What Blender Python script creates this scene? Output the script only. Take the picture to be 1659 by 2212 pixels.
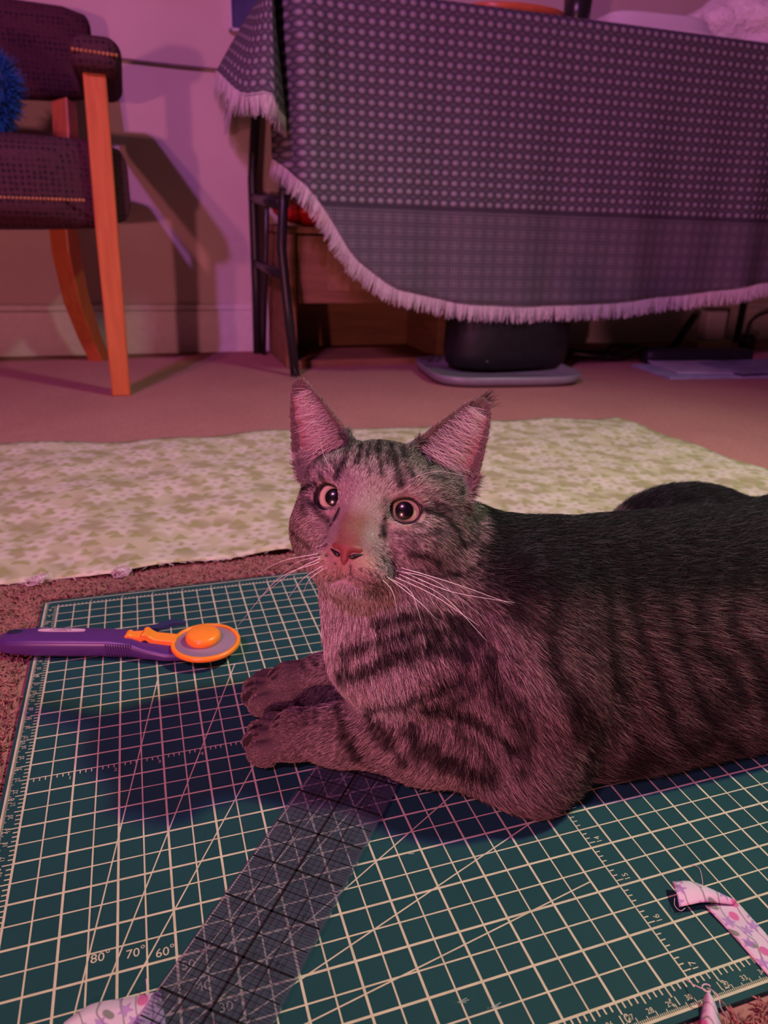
import bpy, bmesh, math, random
import numpy as np
from mathutils import Vector, Matrix
from mathutils.bvhtree import BVHTree

for _o in list(bpy.data.objects):
    bpy.data.objects.remove(_o)
SC = bpy.context.scene
COL = SC.collection
IN = 0.0254
RNG = np.random.default_rng(7)
random.seed(7)

# ------------------------------------------------------------------ camera
FPX = 1573.0
CAM = np.array([0.08405, -0.17011, 0.30883])
RC = np.array([[0.94970023, -0.31184037, 0.02872382],
               [-0.08879273, -0.35609869, -0.93022018],
               [0.30030872, 0.88087985, -0.36587616]])      # rows: right, down, forward
cam_data = bpy.data.cameras.new('camera')
cam_data.sensor_fit = 'HORIZONTAL'
cam_data.sensor_width = 36.0
cam_data.lens = 36.0 * FPX / 1659.0
cam_data.clip_start = 0.01
cam_data.clip_end = 50
cam_data.dof.use_dof = True
cam_data.dof.focus_distance = 0.40
cam_data.dof.aperture_fstop = 15.0
cam = bpy.data.objects.new('camera', cam_data)
COL.objects.link(cam)
_m = Matrix(((RC[0][0], -RC[1][0], -RC[2][0], CAM[0]),
             (RC[0][1], -RC[1][1], -RC[2][1], CAM[1]),
             (RC[0][2], -RC[1][2], -RC[2][2], CAM[2]),
             (0, 0, 0, 1)))
cam.matrix_world = _m
SC.camera = cam

# ------------------------------------------------------------------ world, lights, exposure
SC.view_settings.view_transform = 'Standard'
SC.view_settings.look = 'None'
SC.view_settings.exposure = 0.15
SC.view_settings.gamma = 1.0
SC.view_settings.use_curve_mapping = False
W = bpy.data.worlds.new('room_air')
SC.world = W
W.use_nodes = True
W.node_tree.nodes['Background'].inputs[0].default_value = (1.0, 0.46, 0.50, 1)
W.node_tree.nodes['Background'].inputs[1].default_value = 0.030
SC.cycles.max_bounces = 6
SC.cycles.diffuse_bounces = 3
SC.cycles.glossy_bounces = 3
SC.cycles.transparent_max_bounces = 12


def lamp(name, loc, color, watts, size=0.03):
    d = bpy.data.lights.new(name, 'POINT')
    d.color = color
    d.energy = watts
    d.shadow_soft_size = size
    o = bpy.data.objects.new(name, d)
    COL.objects.link(o)
    o.location = loc
    return o


# shaded colour-mixing LED lamp standing to the right: its three emitters sit a little apart
def shaded(name, loc, aim, color, watts, size, cone, blend):
    d = bpy.data.lights.new(name, 'SPOT')
    d.color = color
    d.energy = watts
    d.shadow_soft_size = size
    d.spot_size = math.radians(cone)
    d.spot_blend = blend
    o = bpy.data.objects.new(name, d)
    COL.objects.link(o)
    o.location = loc
    o.rotation_euler = (Vector(aim) - Vector(loc)).to_track_quat('-Z', 'Y').to_euler()
    return o


LR = np.array([1.17, 0.02, 1.45])
AIM = (0.45, 0.20, 0.0)
shaded('led_lamp_red', LR + (-0.035, 0.02, 0), AIM, (1.0, 0.28, 0.14), 46.0, 0.04, 97, 1.0)
shaded('led_lamp_green', LR + (0.03, 0.03, 0), AIM, (0.30, 1.0, 0.24), 48.0, 0.04, 97, 1.0)
shaded('led_lamp_blue', LR + (0.0, -0.04, 0), AIM, (0.30, 0.42, 1.0), 38.0, 0.04, 97, 1.0)
# magenta mood light behind and left of the photographer: a red and a violet emitter
LM = np.array([-0.95, -0.65, 1.75])
lamp('mood_light_red', LM, (1.0, 0.26, 0.32), 54.0, 0.035)
shaded('mood_light_violet', LM + (0.16, -0.06, 0.04), (0.70, 1.50, 0.40), (0.72, 0.22, 1.0), 96.0, 0.035, 74, 1.0)
# and a second, weaker bulb of the same strip lower down beside the photographer
lamp('mood_light_low', (-0.68, -0.82, 0.20), (1.0, 0.30, 0.36), 44.0, 0.03)


# ------------------------------------------------------------------ helpers
def ray(x, y):
    return RC.T @ np.array([(x - 829.5) / FPX, (y - 1106.0) / FPX, 1.0])


def dp(x, y, depth):
    return CAM + ray(x, y) * depth


def gp(x, y, z=0.0):
    d = ray(x, y)
    return CAM + d * (z - CAM[2]) / d[2]


def yp(x, y, wy):
    d = ray(x, y)
    return CAM + d * (wy - CAM[1]) / d[1]


def tag(o, label=None, cat=None, group=None, kind=None):
    if label:
        o['label'] = label
    if cat:
        o['category'] = cat
    if group:
        o['group'] = group
    if kind:
        o['kind'] = kind
    return o


def empty(name, loc, label=None, cat=None, group=None, rz=0.0):
    o = bpy.data.objects.new(name, None)
    COL.objects.link(o)
    o.location = loc
    o.rotation_euler = (0, 0, rz)
    o.empty_display_size = 0.02
    bpy.context.view_layer.update()
    return tag(o, label, cat, group)


def put(name, me, mat=None, parent=None):
    """link a mesh given in world coordinates; under a parent it keeps its place"""
    o = bpy.data.objects.new(name, me)
    COL.objects.link(o)
    if mat is not None and not me.materials:
        me.materials.append(mat)
    if parent is not None:
        o.parent = parent
        o.matrix_parent_inverse = parent.matrix_world.inverted()
    return o


class MB:
    def __init__(s):
        s.v = []
        s.f = []
        s.uv = None

    def add(s, vs, fs):
        n = len(s.v)
        s.v += [tuple(map(float, q)) for q in vs]
        s.f += [tuple(i + n for i in q) for q in fs]
        return s

    def box(s, lo, hi, M=None):
        x0, y0, z0 = lo
        x1, y1, z1 = hi
        vs = [(x0, y0, z0), (x1, y0, z0), (x1, y1, z0), (x0, y1, z0), (x0, y0, z1), (x1, y0, z1), (x1, y1, z1), (x0, y1, z1)]
        if M is not None:
            vs = [tuple(M @ Vector(q)) for q in vs]
        return s.add(vs, [(0, 3, 2, 1), (4, 5, 6, 7), (0, 1, 5, 4), (1, 2, 6, 5), (2, 3, 7, 6), (3, 0, 4, 7)])

    def tube(s, path, rad, n=8, cap=True, sq=None):
        """sweep; rad may be a list; sq=(a,b) gives a rectangular section"""
        P = [np.array(q, float) for q in path]
        R = rad if hasattr(rad, '__len__') else [rad] * len(P)
        up = None
        rings = []
        for i, q in enumerate(P):
            t = P[min(i + 1, len(P) - 1)] - P[max(i - 1, 0)]
            t /= np.linalg.norm(t) + 1e-12
            if up is None:
                a = np.array([0, 0, 1.0]) if abs(t[2]) < 0.9 else np.array([0, 1.0, 0])
                up = a
            b = np.cross(t, up)
            b /= np.linalg.norm(b) + 1e-12
            up2 = np.cross(b, t)
            up = up2
            if sq:
                k = R[i]
                rings.append([q + k * (sx * sq[0] * b + sy * sq[1] * up2) for sx, sy in ((-1, -1), (1, -1), (1, 1), (-1, 1))])
            else:
                rings.append([q + R[i] * (math.cos(2 * math.pi * j / n) * b + math.sin(2 * math.pi * j / n) * up2) for j in range(n)])
        m = 4 if sq else n
        vs = [q for r in rings for q in r]
        fs = []
        for i in range(len(P) - 1):
            for j in range(m):
                fs.append((i * m + j, i * m + (j + 1) % m, (i + 1) * m + (j + 1) % m, (i + 1) * m + j))
        if cap:
            fs.append(tuple(range(m))[::-1])
            fs.append(tuple((len(P) - 1) * m + j for j in range(m)))
        return s.add(vs, fs)

    def lathe(s, prof, n=32, M=None):
        vs = []
        for r, z in prof:
            for j in range(n):
                a = 2 * math.pi * j / n
                vs.append((r * math.cos(a), r * math.sin(a), z))
        if M is not None:
            vs = [tuple(M @ Vector(q)) for q in vs]
        fs = []
        for i in range(len(prof) - 1):
            for j in range(n):
                fs.append((i * n + j, i * n + (j + 1) % n, (i + 1) * n + (j + 1) % n, (i + 1) * n + j))
        if prof[0][0] > 1e-6:
            fs.append(tuple(range(n))[::-1])
        if prof[-1][0] > 1e-6:
            fs.append(tuple((len(prof) - 1) * n + j for j in range(n)))
        return s.add(vs, fs)

    def grid(s, G):
        """G[i][j] -> point"""
        a, b = len(G), len(G[0])
        vs = [q for r in G for q in r]
        return s.add(vs, [(i * b + j, i * b + j + 1, (i + 1) * b + j + 1, (i + 1) * b + j) for i in range(a - 1) for j in range(b - 1)])

    def mesh(s, name, smooth=False):
        me = bpy.data.meshes.new(name)
        me.from_pydata(s.v, [], s.f)
        if smooth:
            me.polygons.foreach_set('use_smooth', [True] * len(me.polygons))
        me.validate()
        me.update()
        return me

    def build(s, name, mat, parent=None, smooth=False, bevel=0.0, sub=0, solid=0.0, seg=2):
        o = put(name, s.mesh(name, smooth), mat, parent)
        if solid:
            m = o.modifiers.new('solid', 'SOLIDIFY')
            m.thickness = solid
            m.offset = 0
        if bevel:
            m = o.modifiers.new('bevel', 'BEVEL')
            m.width = bevel
            m.segments = seg
            m.limit_method = 'ANGLE'
            m.angle_limit = math.radians(40)
        if sub:
            m = o.modifiers.new('sub', 'SUBSURF')
            m.levels = sub
            m.render_levels = sub
        return o


def rounded_box(lo, hi, r, n=4, bulge=0.0):
    """soft cushion box in one mesh: superellipsoid-like rounded block"""
    bm = bmesh.new()
    lo = np.array(lo, float)
    hi = np.array(hi, float)
    c, h = (lo + hi) / 2, (hi - lo) / 2
    bmesh.ops.create_cube(bm, size=2.0)
    bmesh.ops.subdivide_edges(bm, edges=bm.edges[:], cuts=11, use_grid_fill=True)
    for v in bm.verts:
        p = np.array(v.co)
        q = p * h
        inner = np.clip(q, -(h - r), h - r)
        d = q - inner
        # map cube surface onto rounded surface
        l = np.linalg.norm(d)
        if l > 1e-9:
            q = inner + d / l * r
        b = bulge * (1 - p[0] ** 2) * (1 - p[1] ** 2) if abs(p[2]) > 0.5 else 0
        q[2] += b * np.sign(p[2])
        b2 = bulge * 0.7 * (1 - p[0] ** 2) * (1 - p[2] ** 2) if abs(p[1]) > 0.5 else 0
        q[1] += b2 * np.sign(p[1])
        v.co = Vector(c + q)
    me = bpy.data.meshes.new('cushion')
    bm.to_mesh(me)
    bm.free()
    me.polygons.foreach_set('use_smooth', [True] * len(me.polygons))
    return me


# ---- materials
class NT:
    def __init__(s, name):
        s.m = bpy.data.materials.new(name)
        s.m.use_nodes = True
        s.t = s.m.node_tree
        s.b = s.t.nodes['Principled BSDF']

    def n(s, typ, **kw):
        nd = s.t.nodes.new(typ)
        for k, v in kw.items():
            if k.startswith('i_'):
                key = k[2:]
                key = int(key) if key.isdigit() else key.replace('_', ' ')
                nd.inputs[key].default_value = v
            else:
                setattr(nd, k, v)
        return nd

    def l(s, a, b):
        s.t.links.new(a, b)

    def math(s, op, a, b=None, c=None):
        nd = s.n('ShaderNodeMath', operation=op)
        for i, q in enumerate((a, b, c)):
            if q is None:
                continue
            if isinstance(q, (int, float)):
                nd.inputs[i].default_value = q
            else:
                s.l(q, nd.inputs[i])
        return nd.outputs[0]

    def ramp(s, fac, stops, mode='LINEAR'):
        nd = s.n('ShaderNodeValToRGB')
        nd.color_ramp.interpolation = mode
        e = nd.color_ramp.elements
        while len(e) < len(stops):
            e.new(0.5)
        for q, (p, c) in zip(e, stops):
            q.position = p
            q.color = tuple(c) + (1,) if len(c) == 3 else c
        s.l(fac, nd.inputs[0])
        return nd.outputs[0]

    def mix(s, fac, a, b, typ='MIX'):
        nd = s.n('ShaderNodeMix', data_type='RGBA', blend_type=typ)
        for k, q in ((0, fac), (6, a), (7, b)):
            if isinstance(q, (int, float)):
                nd.inputs[k].default_value = q
            elif isinstance(q, (tuple, list)):
                nd.inputs[k].default_value = tuple(q) + (1,) if len(q) == 3 else q
            else:
                s.l(q, nd.inputs[k])
        return nd.outputs[2]

    def coord(s, kind='Object', scale=None):
        tc = s.n('ShaderNodeTexCoord')
        o = tc.outputs[kind]
        if scale is not None:
            mp = s.n('ShaderNodeMapping')
            mp.inputs['Scale'].default_value = (scale,) * 3 if not hasattr(scale, '__len__') else scale
            s.l(o, mp.inputs[0])
            o = mp.outputs[0]
        return o

    def noise(s, vec, scale, detail=3, rough=0.5, out=0):
        nd = s.n('ShaderNodeTexNoise')
        nd.inputs['Scale'].default_value = scale
        nd.inputs['Detail'].default_value = detail
        nd.inputs['Roughness'].default_value = rough
        s.l(vec, nd.inputs['Vector'])
        return nd.outputs[out]

    def bump(s, h, strength=0.3, dist=0.002):
        nd = s.n('ShaderNodeBump')
        nd.inputs['Strength'].default_value = strength
        nd.inputs['Distance'].default_value = dist
        s.l(h, nd.inputs['Height'])
        s.l(nd.outputs[0], s.b.inputs['Normal'])

    def set(s, **kw):
        for k, v in kw.items():
            key = k.replace('_', ' ')
            if isinstance(v, (int, float)):
                s.b.inputs[key].default_value = v
            elif isinstance(v, (tuple, list)):
                s.b.inputs[key].default_value = tuple(v) + (1,) if len(v) == 3 else v
            else:
                s.l(v, s.b.inputs[key])
        return s


def plain(name, col, rough=0.6, var=0.12, scale=60, bump=0.0, spec=0.4, **kw):
    """procedural material: colour with a little noise variation"""
    k = NT(name)
    co = k.coord()
    nz = k.noise(co, scale)
    lo = [c * (1 - var) for c in col]
    hi = [min(1, c * (1 + var)) for c in col]
    k.set(Base_Color=k.ramp(nz, [(0.3, lo), (0.7, hi)]), Roughness=rough, Specular_IOR_Level=spec, **kw)
    if bump:
        k.bump(nz, bump, 0.001)
    return k.m

# ================================================================== the room
WALL_Y = 1.75
FLOOR_Z = -0.0035

k = NT('wall_paint')
co = k.coord()
k.set(Base_Color=k.ramp(k.noise(co, 6), [(0.3, (0.56, 0.46, 0.42)), (0.7, (0.62, 0.52, 0.48))]), Roughness=0.75, Specular_IOR_Level=0.25)
k.bump(k.noise(co, 260, 2), 0.15, 0.001)
M_WALL = k.m
M_BASE = plain('baseboard_paint', (0.66, 0.60, 0.58), 0.45, 0.05)
k = NT('carpet')
co = k.coord()
n1 = k.noise(co, 190, 4, 0.65)
n2 = k.noise(co, 7, 3)
c1 = k.ramp(n1, [(0.25, (0.29, 0.125, 0.115)), (0.5, (0.40, 0.18, 0.165)), (0.75, (0.48, 0.235, 0.215))])
c2 = k.mix(0.35, c1, k.ramp(n2, [(0.3, (0.36, 0.155, 0.14)), (0.7, (0.47, 0.22, 0.20))]))
k.set(Base_Color=c2, Roughness=0.95, Specular_IOR_Level=0.1)
k.bump(n1, 0.5, 0.003)
M_CARPET = k.m

o = MB().grid([[(-1.6 + 4.4 * i / 40, -1.6 + 3.4 * j / 40, FLOOR_Z) for i in range(41)] for j in range(41)][::1]).build('floor', M_CARPET)
tag(o, 'dusty pink carpet covering the whole floor', kind='structure')
FLOOR = o
o = MB().box((-1.6, WALL_Y, -0.02), (2.8, WALL_Y + 0.08, 2.4)).build('wall_back', M_WALL)
tag(o, 'plain painted wall behind chair and table', kind='structure')
o = MB().box((-1.6, WALL_Y - 0.014, FLOOR_Z), (2.8, WALL_Y, 0.100)).box((-1.6, WALL_Y - 0.009, 0.100), (2.8, WALL_Y, 0.115)).build('baseboard_back', M_BASE, bevel=0.003)
tag(o, 'pale painted baseboard along the wall', kind='structure')

# ---- carpet pile: short yarn tufts near the camera, too many to count
def strands(name, P0, D, N, L, W0, colors, mat, parent, npts=4, lift=0.5, curl=None, taper=0.25):
    """hair curves: roots P0, flow D, normals N, lengths L (numpy)"""
    n = len(P0)
    cu = bpy.data.hair_curves.new(name)
    cu.add_curves([npts] * n)
    t = np.linspace(0, 1, npts)
    pos = np.zeros((n, npts, 3))
    lf = lift if hasattr(lift, '__len__') else np.full(n, lift)
    for i, s in enumerate(t):
        a = s * L
        pos[:, i] = P0 + D * a[:, None] + N * (lf * a * (1 - 0.55 * s))[:, None]
        if curl is not None:
            pos[:, i] += curl * (s ** 2 * L)[:, None]
    cu.points.foreach_set('position', pos.astype(np.float32).ravel())
    rad = np.repeat((W0 * 0.5)[:, None], npts, 1) * (1 - (1 - taper) * t ** 2)[None]
    ra = cu.attributes.get('radius') or cu.attributes.new('radius', 'FLOAT', 'POINT')
    ra.data.foreach_set('value', rad.astype(np.float32).ravel())
    ca = cu.attributes.new('col', 'FLOAT_COLOR', 'CURVE')
    ca.data.foreach_set('color', np.c_[colors, np.ones(n)].astype(np.float32).ravel())
    cu.materials.append(mat)
    o = bpy.data.objects.new(name, cu)
    COL.objects.link(o)
    if parent is not None:
        o.parent = parent
        o.matrix_parent_inverse = parent.matrix_world.inverted()
    return o


def strand_mat(name, lo=0.5, hi=1.0, rough=0.55, spec=0.25):
    k = NT(name)
    at = k.n('ShaderNodeAttribute', attribute_name='col')
    hi_ = k.n('ShaderNodeHairInfo')
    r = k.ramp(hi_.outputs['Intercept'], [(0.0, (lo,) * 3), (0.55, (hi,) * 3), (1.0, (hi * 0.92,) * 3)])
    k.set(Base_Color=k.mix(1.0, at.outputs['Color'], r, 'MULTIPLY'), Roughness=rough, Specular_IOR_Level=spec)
    return k.m


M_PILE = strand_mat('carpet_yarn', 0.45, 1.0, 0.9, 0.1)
n = 210000
px = RNG.uniform(-0.40, 0.95, n)
py = RNG.uniform(-0.22, 1.00, n)
keep = ~((px > -0.018) & (px < 0.603) & (py > -0.0205) & (py < 0.450)) & ~((px < 0.88) & (py > 0.49) & (py < 0.89))
dist = np.hypot(px - CAM[0], py - CAM[1])
keep &= RNG.uniform(0, 1, n) < np.clip((0.95 - dist) / 0.35, 0, 1)
dx, dy, dz = px - CAM[0], py - CAM[1], -CAM[2]
zc = RC[2][0] * dx + RC[2][1] * dy + RC[2][2] * dz
xc = (RC[0][0] * dx + RC[0][1] * dy + RC[0][2] * dz) / zc
keep &= (zc > 0.1) & (np.abs(xc) < 0.60)
px, py, dist = px[keep], py[keep], dist[keep]
rep = 5
n = len(px)
P0 = np.c_[px, py, np.full(n, FLOOR_Z)]
P0 = np.repeat(P0, rep, 0)
P0[:, :2] += RNG.normal(0, 0.0016, (n * rep, 2))
dd = np.repeat(RNG.normal(0, 1, (n, 2)), rep, 0) + RNG.normal(0, 0.7, (n * rep, 2))
D = np.c_[dd * 0.45, np.zeros(n * rep)]
tint = np.repeat(RNG.uniform(0.75, 1.15, (n, 1)), rep, 0) * np.array([[0.40, 0.18, 0.165]])
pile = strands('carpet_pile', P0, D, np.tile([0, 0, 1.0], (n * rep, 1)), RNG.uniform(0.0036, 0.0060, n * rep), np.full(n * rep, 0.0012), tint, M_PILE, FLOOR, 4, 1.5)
tag(pile, 'short twisted pink carpet yarn', kind='stuff')

# ================================================================== armchair
M_WOOD = NT('orange_wood')
co = M_WOOD.coord('Object', (30, 30, 3))
M_WOOD.set(Base_Color=M_WOOD.ramp(M_WOOD.noise(co, 4, 5), [(0.3, (0.46, 0.115, 0.035)), (0.7, (0.56, 0.155, 0.05))]), Roughness=0.38, Specular_IOR_Level=0.4)
M_WOOD = M_WOOD.m
k = NT('chair_upholstery')
co = k.coord()
vo = k.n('ShaderNodeTexVoronoi')
vo.inputs['Scale'].default_value = 110
vo.inputs['Randomness'].default_value = 0.25
k.l(co, vo.inputs['Vector'])
ck = k.ramp(vo.outputs['Distance'], [(0.12, (0.012, 0.010, 0.018)), (0.38, (0.062, 0.024, 0.036)), (0.6, (0.075, 0.030, 0.042))])
k.set(Base_Color=ck, Roughness=0.9, Specular_IOR_Level=0.12)
k.bump(vo.outputs['Distance'], 0.5, 0.002)
M_UPH = k.m
M_STUD = plain('braid_gold', (0.50, 0.22, 0.10), 0.4, 0.2, Metallic=0.3)

ch = empty('armchair', (-0.21, 1.45, FLOOR_Z), 'wooden armchair with dark patterned upholstery standing against the wall', 'chair')
zf = FLOOR_Z
for sx, x in ((1, 0.050), (-1, -0.515)):
    # front leg runs up to the arm
    MB().tube([(x - 0.004 * sx, 1.283, zf), (x, 1.282, 0.28), (x + 0.006 * sx, 1.284, 0.535)], [1.0, 1.12, 1.08], sq=(0.0165, 0.0165)).build('front_leg', M_WOOD, ch, bevel=0.003)
    xr = x - 0.062 * sx
    pts = [(xr + 0.008 * sx, 1.672, zf), (xr - 0.008 * sx, 1.640, 0.06), (xr - 0.024 * sx, 1.615, 0.14), (xr - 0.032 * sx, 1.60, 0.24), (xr - 0.030 * sx, 1.60, 0.34), (xr - 0.006 * sx, 1.618, 0.46), (xr, 1.640, 0.58)]
    MB().tube(pts, [1.0, 1.1, 1.2, 1.25, 1.25, 1.1, 1.0], sq=(0.0165, 0.018)).build('rear_leg', M_WOOD, ch, bevel=0.003)
    # upholstered arm pad
    xa = x + 0.010 * sx
    me = rounded_box((xa - 0.040, 1.245, 0.522), (xa + 0.040, 1.600, 0.578), 0.024, bulge=0.003)
    arm = put('armrest', me, M_UPH, ch)
    mb = MB()
    for i in range(11):
        mb.lathe([(0.0001, 0.0032), (0.0024, 0.0022), (0.0033, 0)], 8, Matrix.Translation((xa - 0.032 + 0.0064 * i, 1.2445, 0.552 - 0.0003 * i)) @ Matrix.Rotation(math.pi / 2, 4, 'X'))
    mb.build('braid_trim', M_STUD, arm, smooth=True)
me = rounded_box((-0.560, 1.262, 0.292), (0.094, 1.640, 0.430), 0.040, bulge=0.012)
for v in me.vertices:      # front corners cut in for the legs
    for cxx in (0.050, -0.515):
        if abs(v.co.x - cxx) < 0.09 and v.co.y < 1.31 and (v.co.x > 0.02 or v.co.x < -0.485):
            v.co.y = max(v.co.y, 1.304)
seat = put('seat', me, M_UPH, ch)
mb = MB()
for i in range(84):
    x = -0.480 + 0.0060 * i
    mb.lathe([(0.0001, 0.0030), (0.0022, 0.0021), (0.0031, 0)], 8, Matrix.Translation((x, 1.2580, 0.334)) @ Matrix.Rotation(math.pi / 2, 4, 'X'))
mb.build('braid_trim', M_STUD, seat, smooth=True)
me = rounded_box((-0.535, 1.585, 0.528), (0.050, 1.665, 0.690), 0.030, bulge=0.008)
for v in me.vertices:
    v.co.y += (v.co.z - 0.5) * 0.16
put('backrest', me, M_UPH, ch)
MB().box((-0.47, 1.60, 0.30), (0.01, 1.625, 0.345)).build('rear_rail', M_WOOD, ch, bevel=0.003)

# blue feathery toy over the chair
M_BLUE = strand_mat('blue_fluff', 0.55, 1.1, 0.6, 0.3)
M_BLUEC = plain('blue_core', (0.01, 0.05, 0.16), 0.8)
spine = [yp(-70, 80, 1.40), yp(-25, 130, 1.37), yp(10, 175, 1.35), yp(5, 225, 1.345), yp(-15, 262, 1.35), yp(-60, 275, 1.36)]
boa = MB().tube(spine, [0.008, 0.012, 0.013, 0.013, 0.012, 0.008], 8).build('feather_toy', M_BLUEC, smooth=True)
tag(boa, 'blue fluffy feather toy lying over the chair seat', 'toy')
SP = np.array(spine)
n = 2600
ti = RNG.uniform(0, len(SP) - 1.001, n)
ii = ti.astype(int)
P0 = SP[ii] * (1 - (ti - ii))[:, None] + SP[ii + 1] * (ti - ii)[:, None]
D = RNG.normal(0, 1, (n, 3)) + np.array([0.3, -0.3, -0.5])
D /= np.linalg.norm(D, axis=1)[:, None]
P0 = P0 + D * 0.006
cl = np.array([[0.012, 0.08, 0.28]]) * RNG.uniform(0.5, 1.6, (n, 1))
fl = strands('fluff', P0, D, RNG.normal(0, 1, (n, 3)) * 0.5, RNG.uniform(0.012, 0.034, n), np.full(n, 0.0022), cl, M_BLUE, boa, 5, 0.35)

# thin cord between chair arm and table
pts = [yp(190, 118, 1.742), yp(236, 124, 1.742), yp(300, 132, 1.742), yp(380, 141, 1.742), yp(470, 150, 1.742), yp(530, 170, 1.742)]
o = MB().tube(pts, 0.0024, 6).build('thin_cord', plain('cord_grey', (0.16, 0.12, 0.12), 0.5), smooth=True)
tag(o, 'thin grey cord running along the wall between chair and table', 'cord')

# framed picture on the wall
fr = empty('framed_picture', (0.50, WALL_Y - 0.008, 0.70), 'glossy blue picture in a thin frame half behind the tablecloth', 'picture')
x0, x1, z0, z1 = 0.338, 0.60, 0.700, 1.05
mb = MB().box((x0, WALL_Y - 0.016, z0), (x0 + 0.007, WALL_Y - 0.0005, z1)).box((x1 - 0.007, WALL_Y - 0.016, z0), (x1, WALL_Y - 0.0005, z1))
mb.box((x0, WALL_Y - 0.016, z0), (x1, WALL_Y - 0.0005, z0 + 0.007)).box((x0, WALL_Y - 0.016, z1 - 0.007), (x1, WALL_Y - 0.0005, z1))
mb.build('frame', plain('frame_silver', (0.6, 0.55, 0.62), 0.25, 0.05), fr, bevel=0.002)
k = NT('picture_print')
co = k.coord()
k.set(Base_Color=k.ramp(k.noise(co, 9, 3), [(0.35, (0.05, 0.06, 0.14)), (0.62, (0.09, 0.09, 0.20)), (0.7, (0.5, 0.5, 0.55))]), Roughness=0.12)
MB().box((x0 + 0.006, WALL_Y - 0.010, z0 + 0.006), (x1 - 0.006, WALL_Y - 0.006, z1 - 0.006)).build('print', k.m, fr)

# ================================================================== folding table
TX0, TX1, TY0, TY1, TZ = 0.415, 1.92, 1.325, 1.725, 0.690
M_BLACK = plain('black_steel', (0.020, 0.018, 0.022), 0.32, 0.1)
M_TOP = plain('table_laminate', (0.5, 0.48, 0.46), 0.5, 0.06)
tb = empty('folding_table', ((TX0 + TX1) / 2, 1.52, FLOOR_Z), 'black legged folding table under a patterned cloth', 'table')
MB().box((TX0, TY0, TZ - 0.028), (TX1, TY1, TZ)).build('table_top', M_TOP, tb, bevel=0.004)
zf = FLOOR_Z
MB().tube([(0.405, 1.400, zf), (0.392, 1.405, 0.14), (0.383, 1.415, 0.26), (0.412, 1.425, TZ - 0.026)], 0.0105, 10).build('leg', M_BLACK, tb, smooth=True)
MB().tube([(0.372, 1.712, zf), (0.374, 1.71, 0.16), (0.372, 1.70, 0.40), (0.396, 1.70, TZ - 0.026)], 0.0115, 10).build('leg', M_BLACK, tb, smooth=True)
MB().tube([(1.89, 1.40, zf), (1.88, 1.40, 0.3), (1.87, 1.42, TZ - 0.026)], 0.0105, 10).build('leg', M_BLACK, tb, smooth=True)
MB().tube([(1.89, 1.712, zf), (1.88, 1.705, 0.3), (1.87, 1.70, TZ - 0.026)], 0.0105, 10).build('leg', M_BLACK, tb, smooth=True)
MB().tube([(0.384, 1.41, 0.205), (0.378, 1.56, 0.210), (0.376, 1.708, 0.215)], 0.010, 8).build('crossbar', M_BLACK, tb, smooth=True)
MB().tube([(0.384, 1.42, 0.345), (0.380, 1.56, 0.352), (0.376, 1.704, 0.36)], 0.013, 8).build('crossbar', M_BLACK, tb, smooth=True)
MB().tube([(0.378, 1.55, 0.345), (0.382, 1.64, 0.12), (0.384, 1.69, zf)], 0.006, 8).build('brace', M_BLACK, tb, smooth=True)

# ---- cloth
k = NT('waffle_weave')
uv = k.n('ShaderNodeUVMap').outputs[0]
sp = k.n('ShaderNodeSeparateXYZ')
k.l(uv, sp.inputs[0])
U, V = sp.outputs[0], sp.outputs[1]
CW = 0.0195   # waffle pitch
row = k.math('FLOOR', k.math('DIVIDE', V, CW * 0.95))
uu = k.math('SUBTRACT', k.math('FRACT', k.math('DIVIDE', U, CW)), 0.5)
vv = k.math('SUBTRACT', k.math('FRACT', k.math('DIVIDE', V, CW * 0.95)), 0.5)
rr = k.math('SQRT', k.math('ADD', k.math('MULTIPLY', uu, uu), k.math('MULTIPLY', vv, k.math('MULTIPLY', vv, 1.5))))
yarn = k.noise(uv, 900, 2)
dot = k.ramp(rr, [(0.0, (1,) * 3), (0.16, (0.80,) * 3), (0.38, (0.26,) * 3), (0.50, (0.0,) * 3), (0.62, (0.24,) * 3)])
# lower band: fine basket weave
f2 = 0.0062
a2 = k.math('ABSOLUTE', k.math('SUBTRACT', k.math('FRACT', k.math('DIVIDE', U, f2)), 0.5))
b2 = k.math('ABSOLUTE', k.math('SUBTRACT', k.math('FRACT', k.math('DIVIDE', V, f2)), 0.5))
star = k.math('MULTIPLY', k.math('ABSOLUTE', k.math('SUBTRACT', k.math('FRACT', k.math('DIVIDE', U, f2 * 4)), 0.5)), k.math('ABSOLUTE', k.math('SUBTRACT', k.math('FRACT', k.math('DIVIDE', V, f2 * 4)), 0.5)))
fine = k.ramp(k.math('ADD', k.math('MAXIMUM', a2, b2), k.math('MULTIPLY', star, 0.8)), [(0.22, (0.05,) * 3), (0.45, (0.42,) * 3), (0.62, (0.52,) * 3)])
band = k.math('GREATER_THAN', V, 0.352)
seam = k.math('LESS_THAN', k.math('ABSOLUTE', k.math('SUBTRACT', V, 0.352)), 0.004)
h = k.mix(band, dot, fine)
h = k.mix(seam, h, (0.03, 0.03, 0.03))
base = k.mix(h, (0.050, 0.044, 0.064), (0.47, 0.43, 0.48))
base = k.mix(k.math('MULTIPLY', yarn, 0.5), base, (0.05, 0.05, 0.06))
k.set(Base_Color=base, Roughness=0.9, Specular_IOR_Level=0.1)
k.bump(h, 0.9, 0.004)
M_CLOTH = k.m
M_FRINGE = plain('fringe_yarn', (0.62, 0.56, 0.58), 0.9, 0.15, 400)

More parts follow.
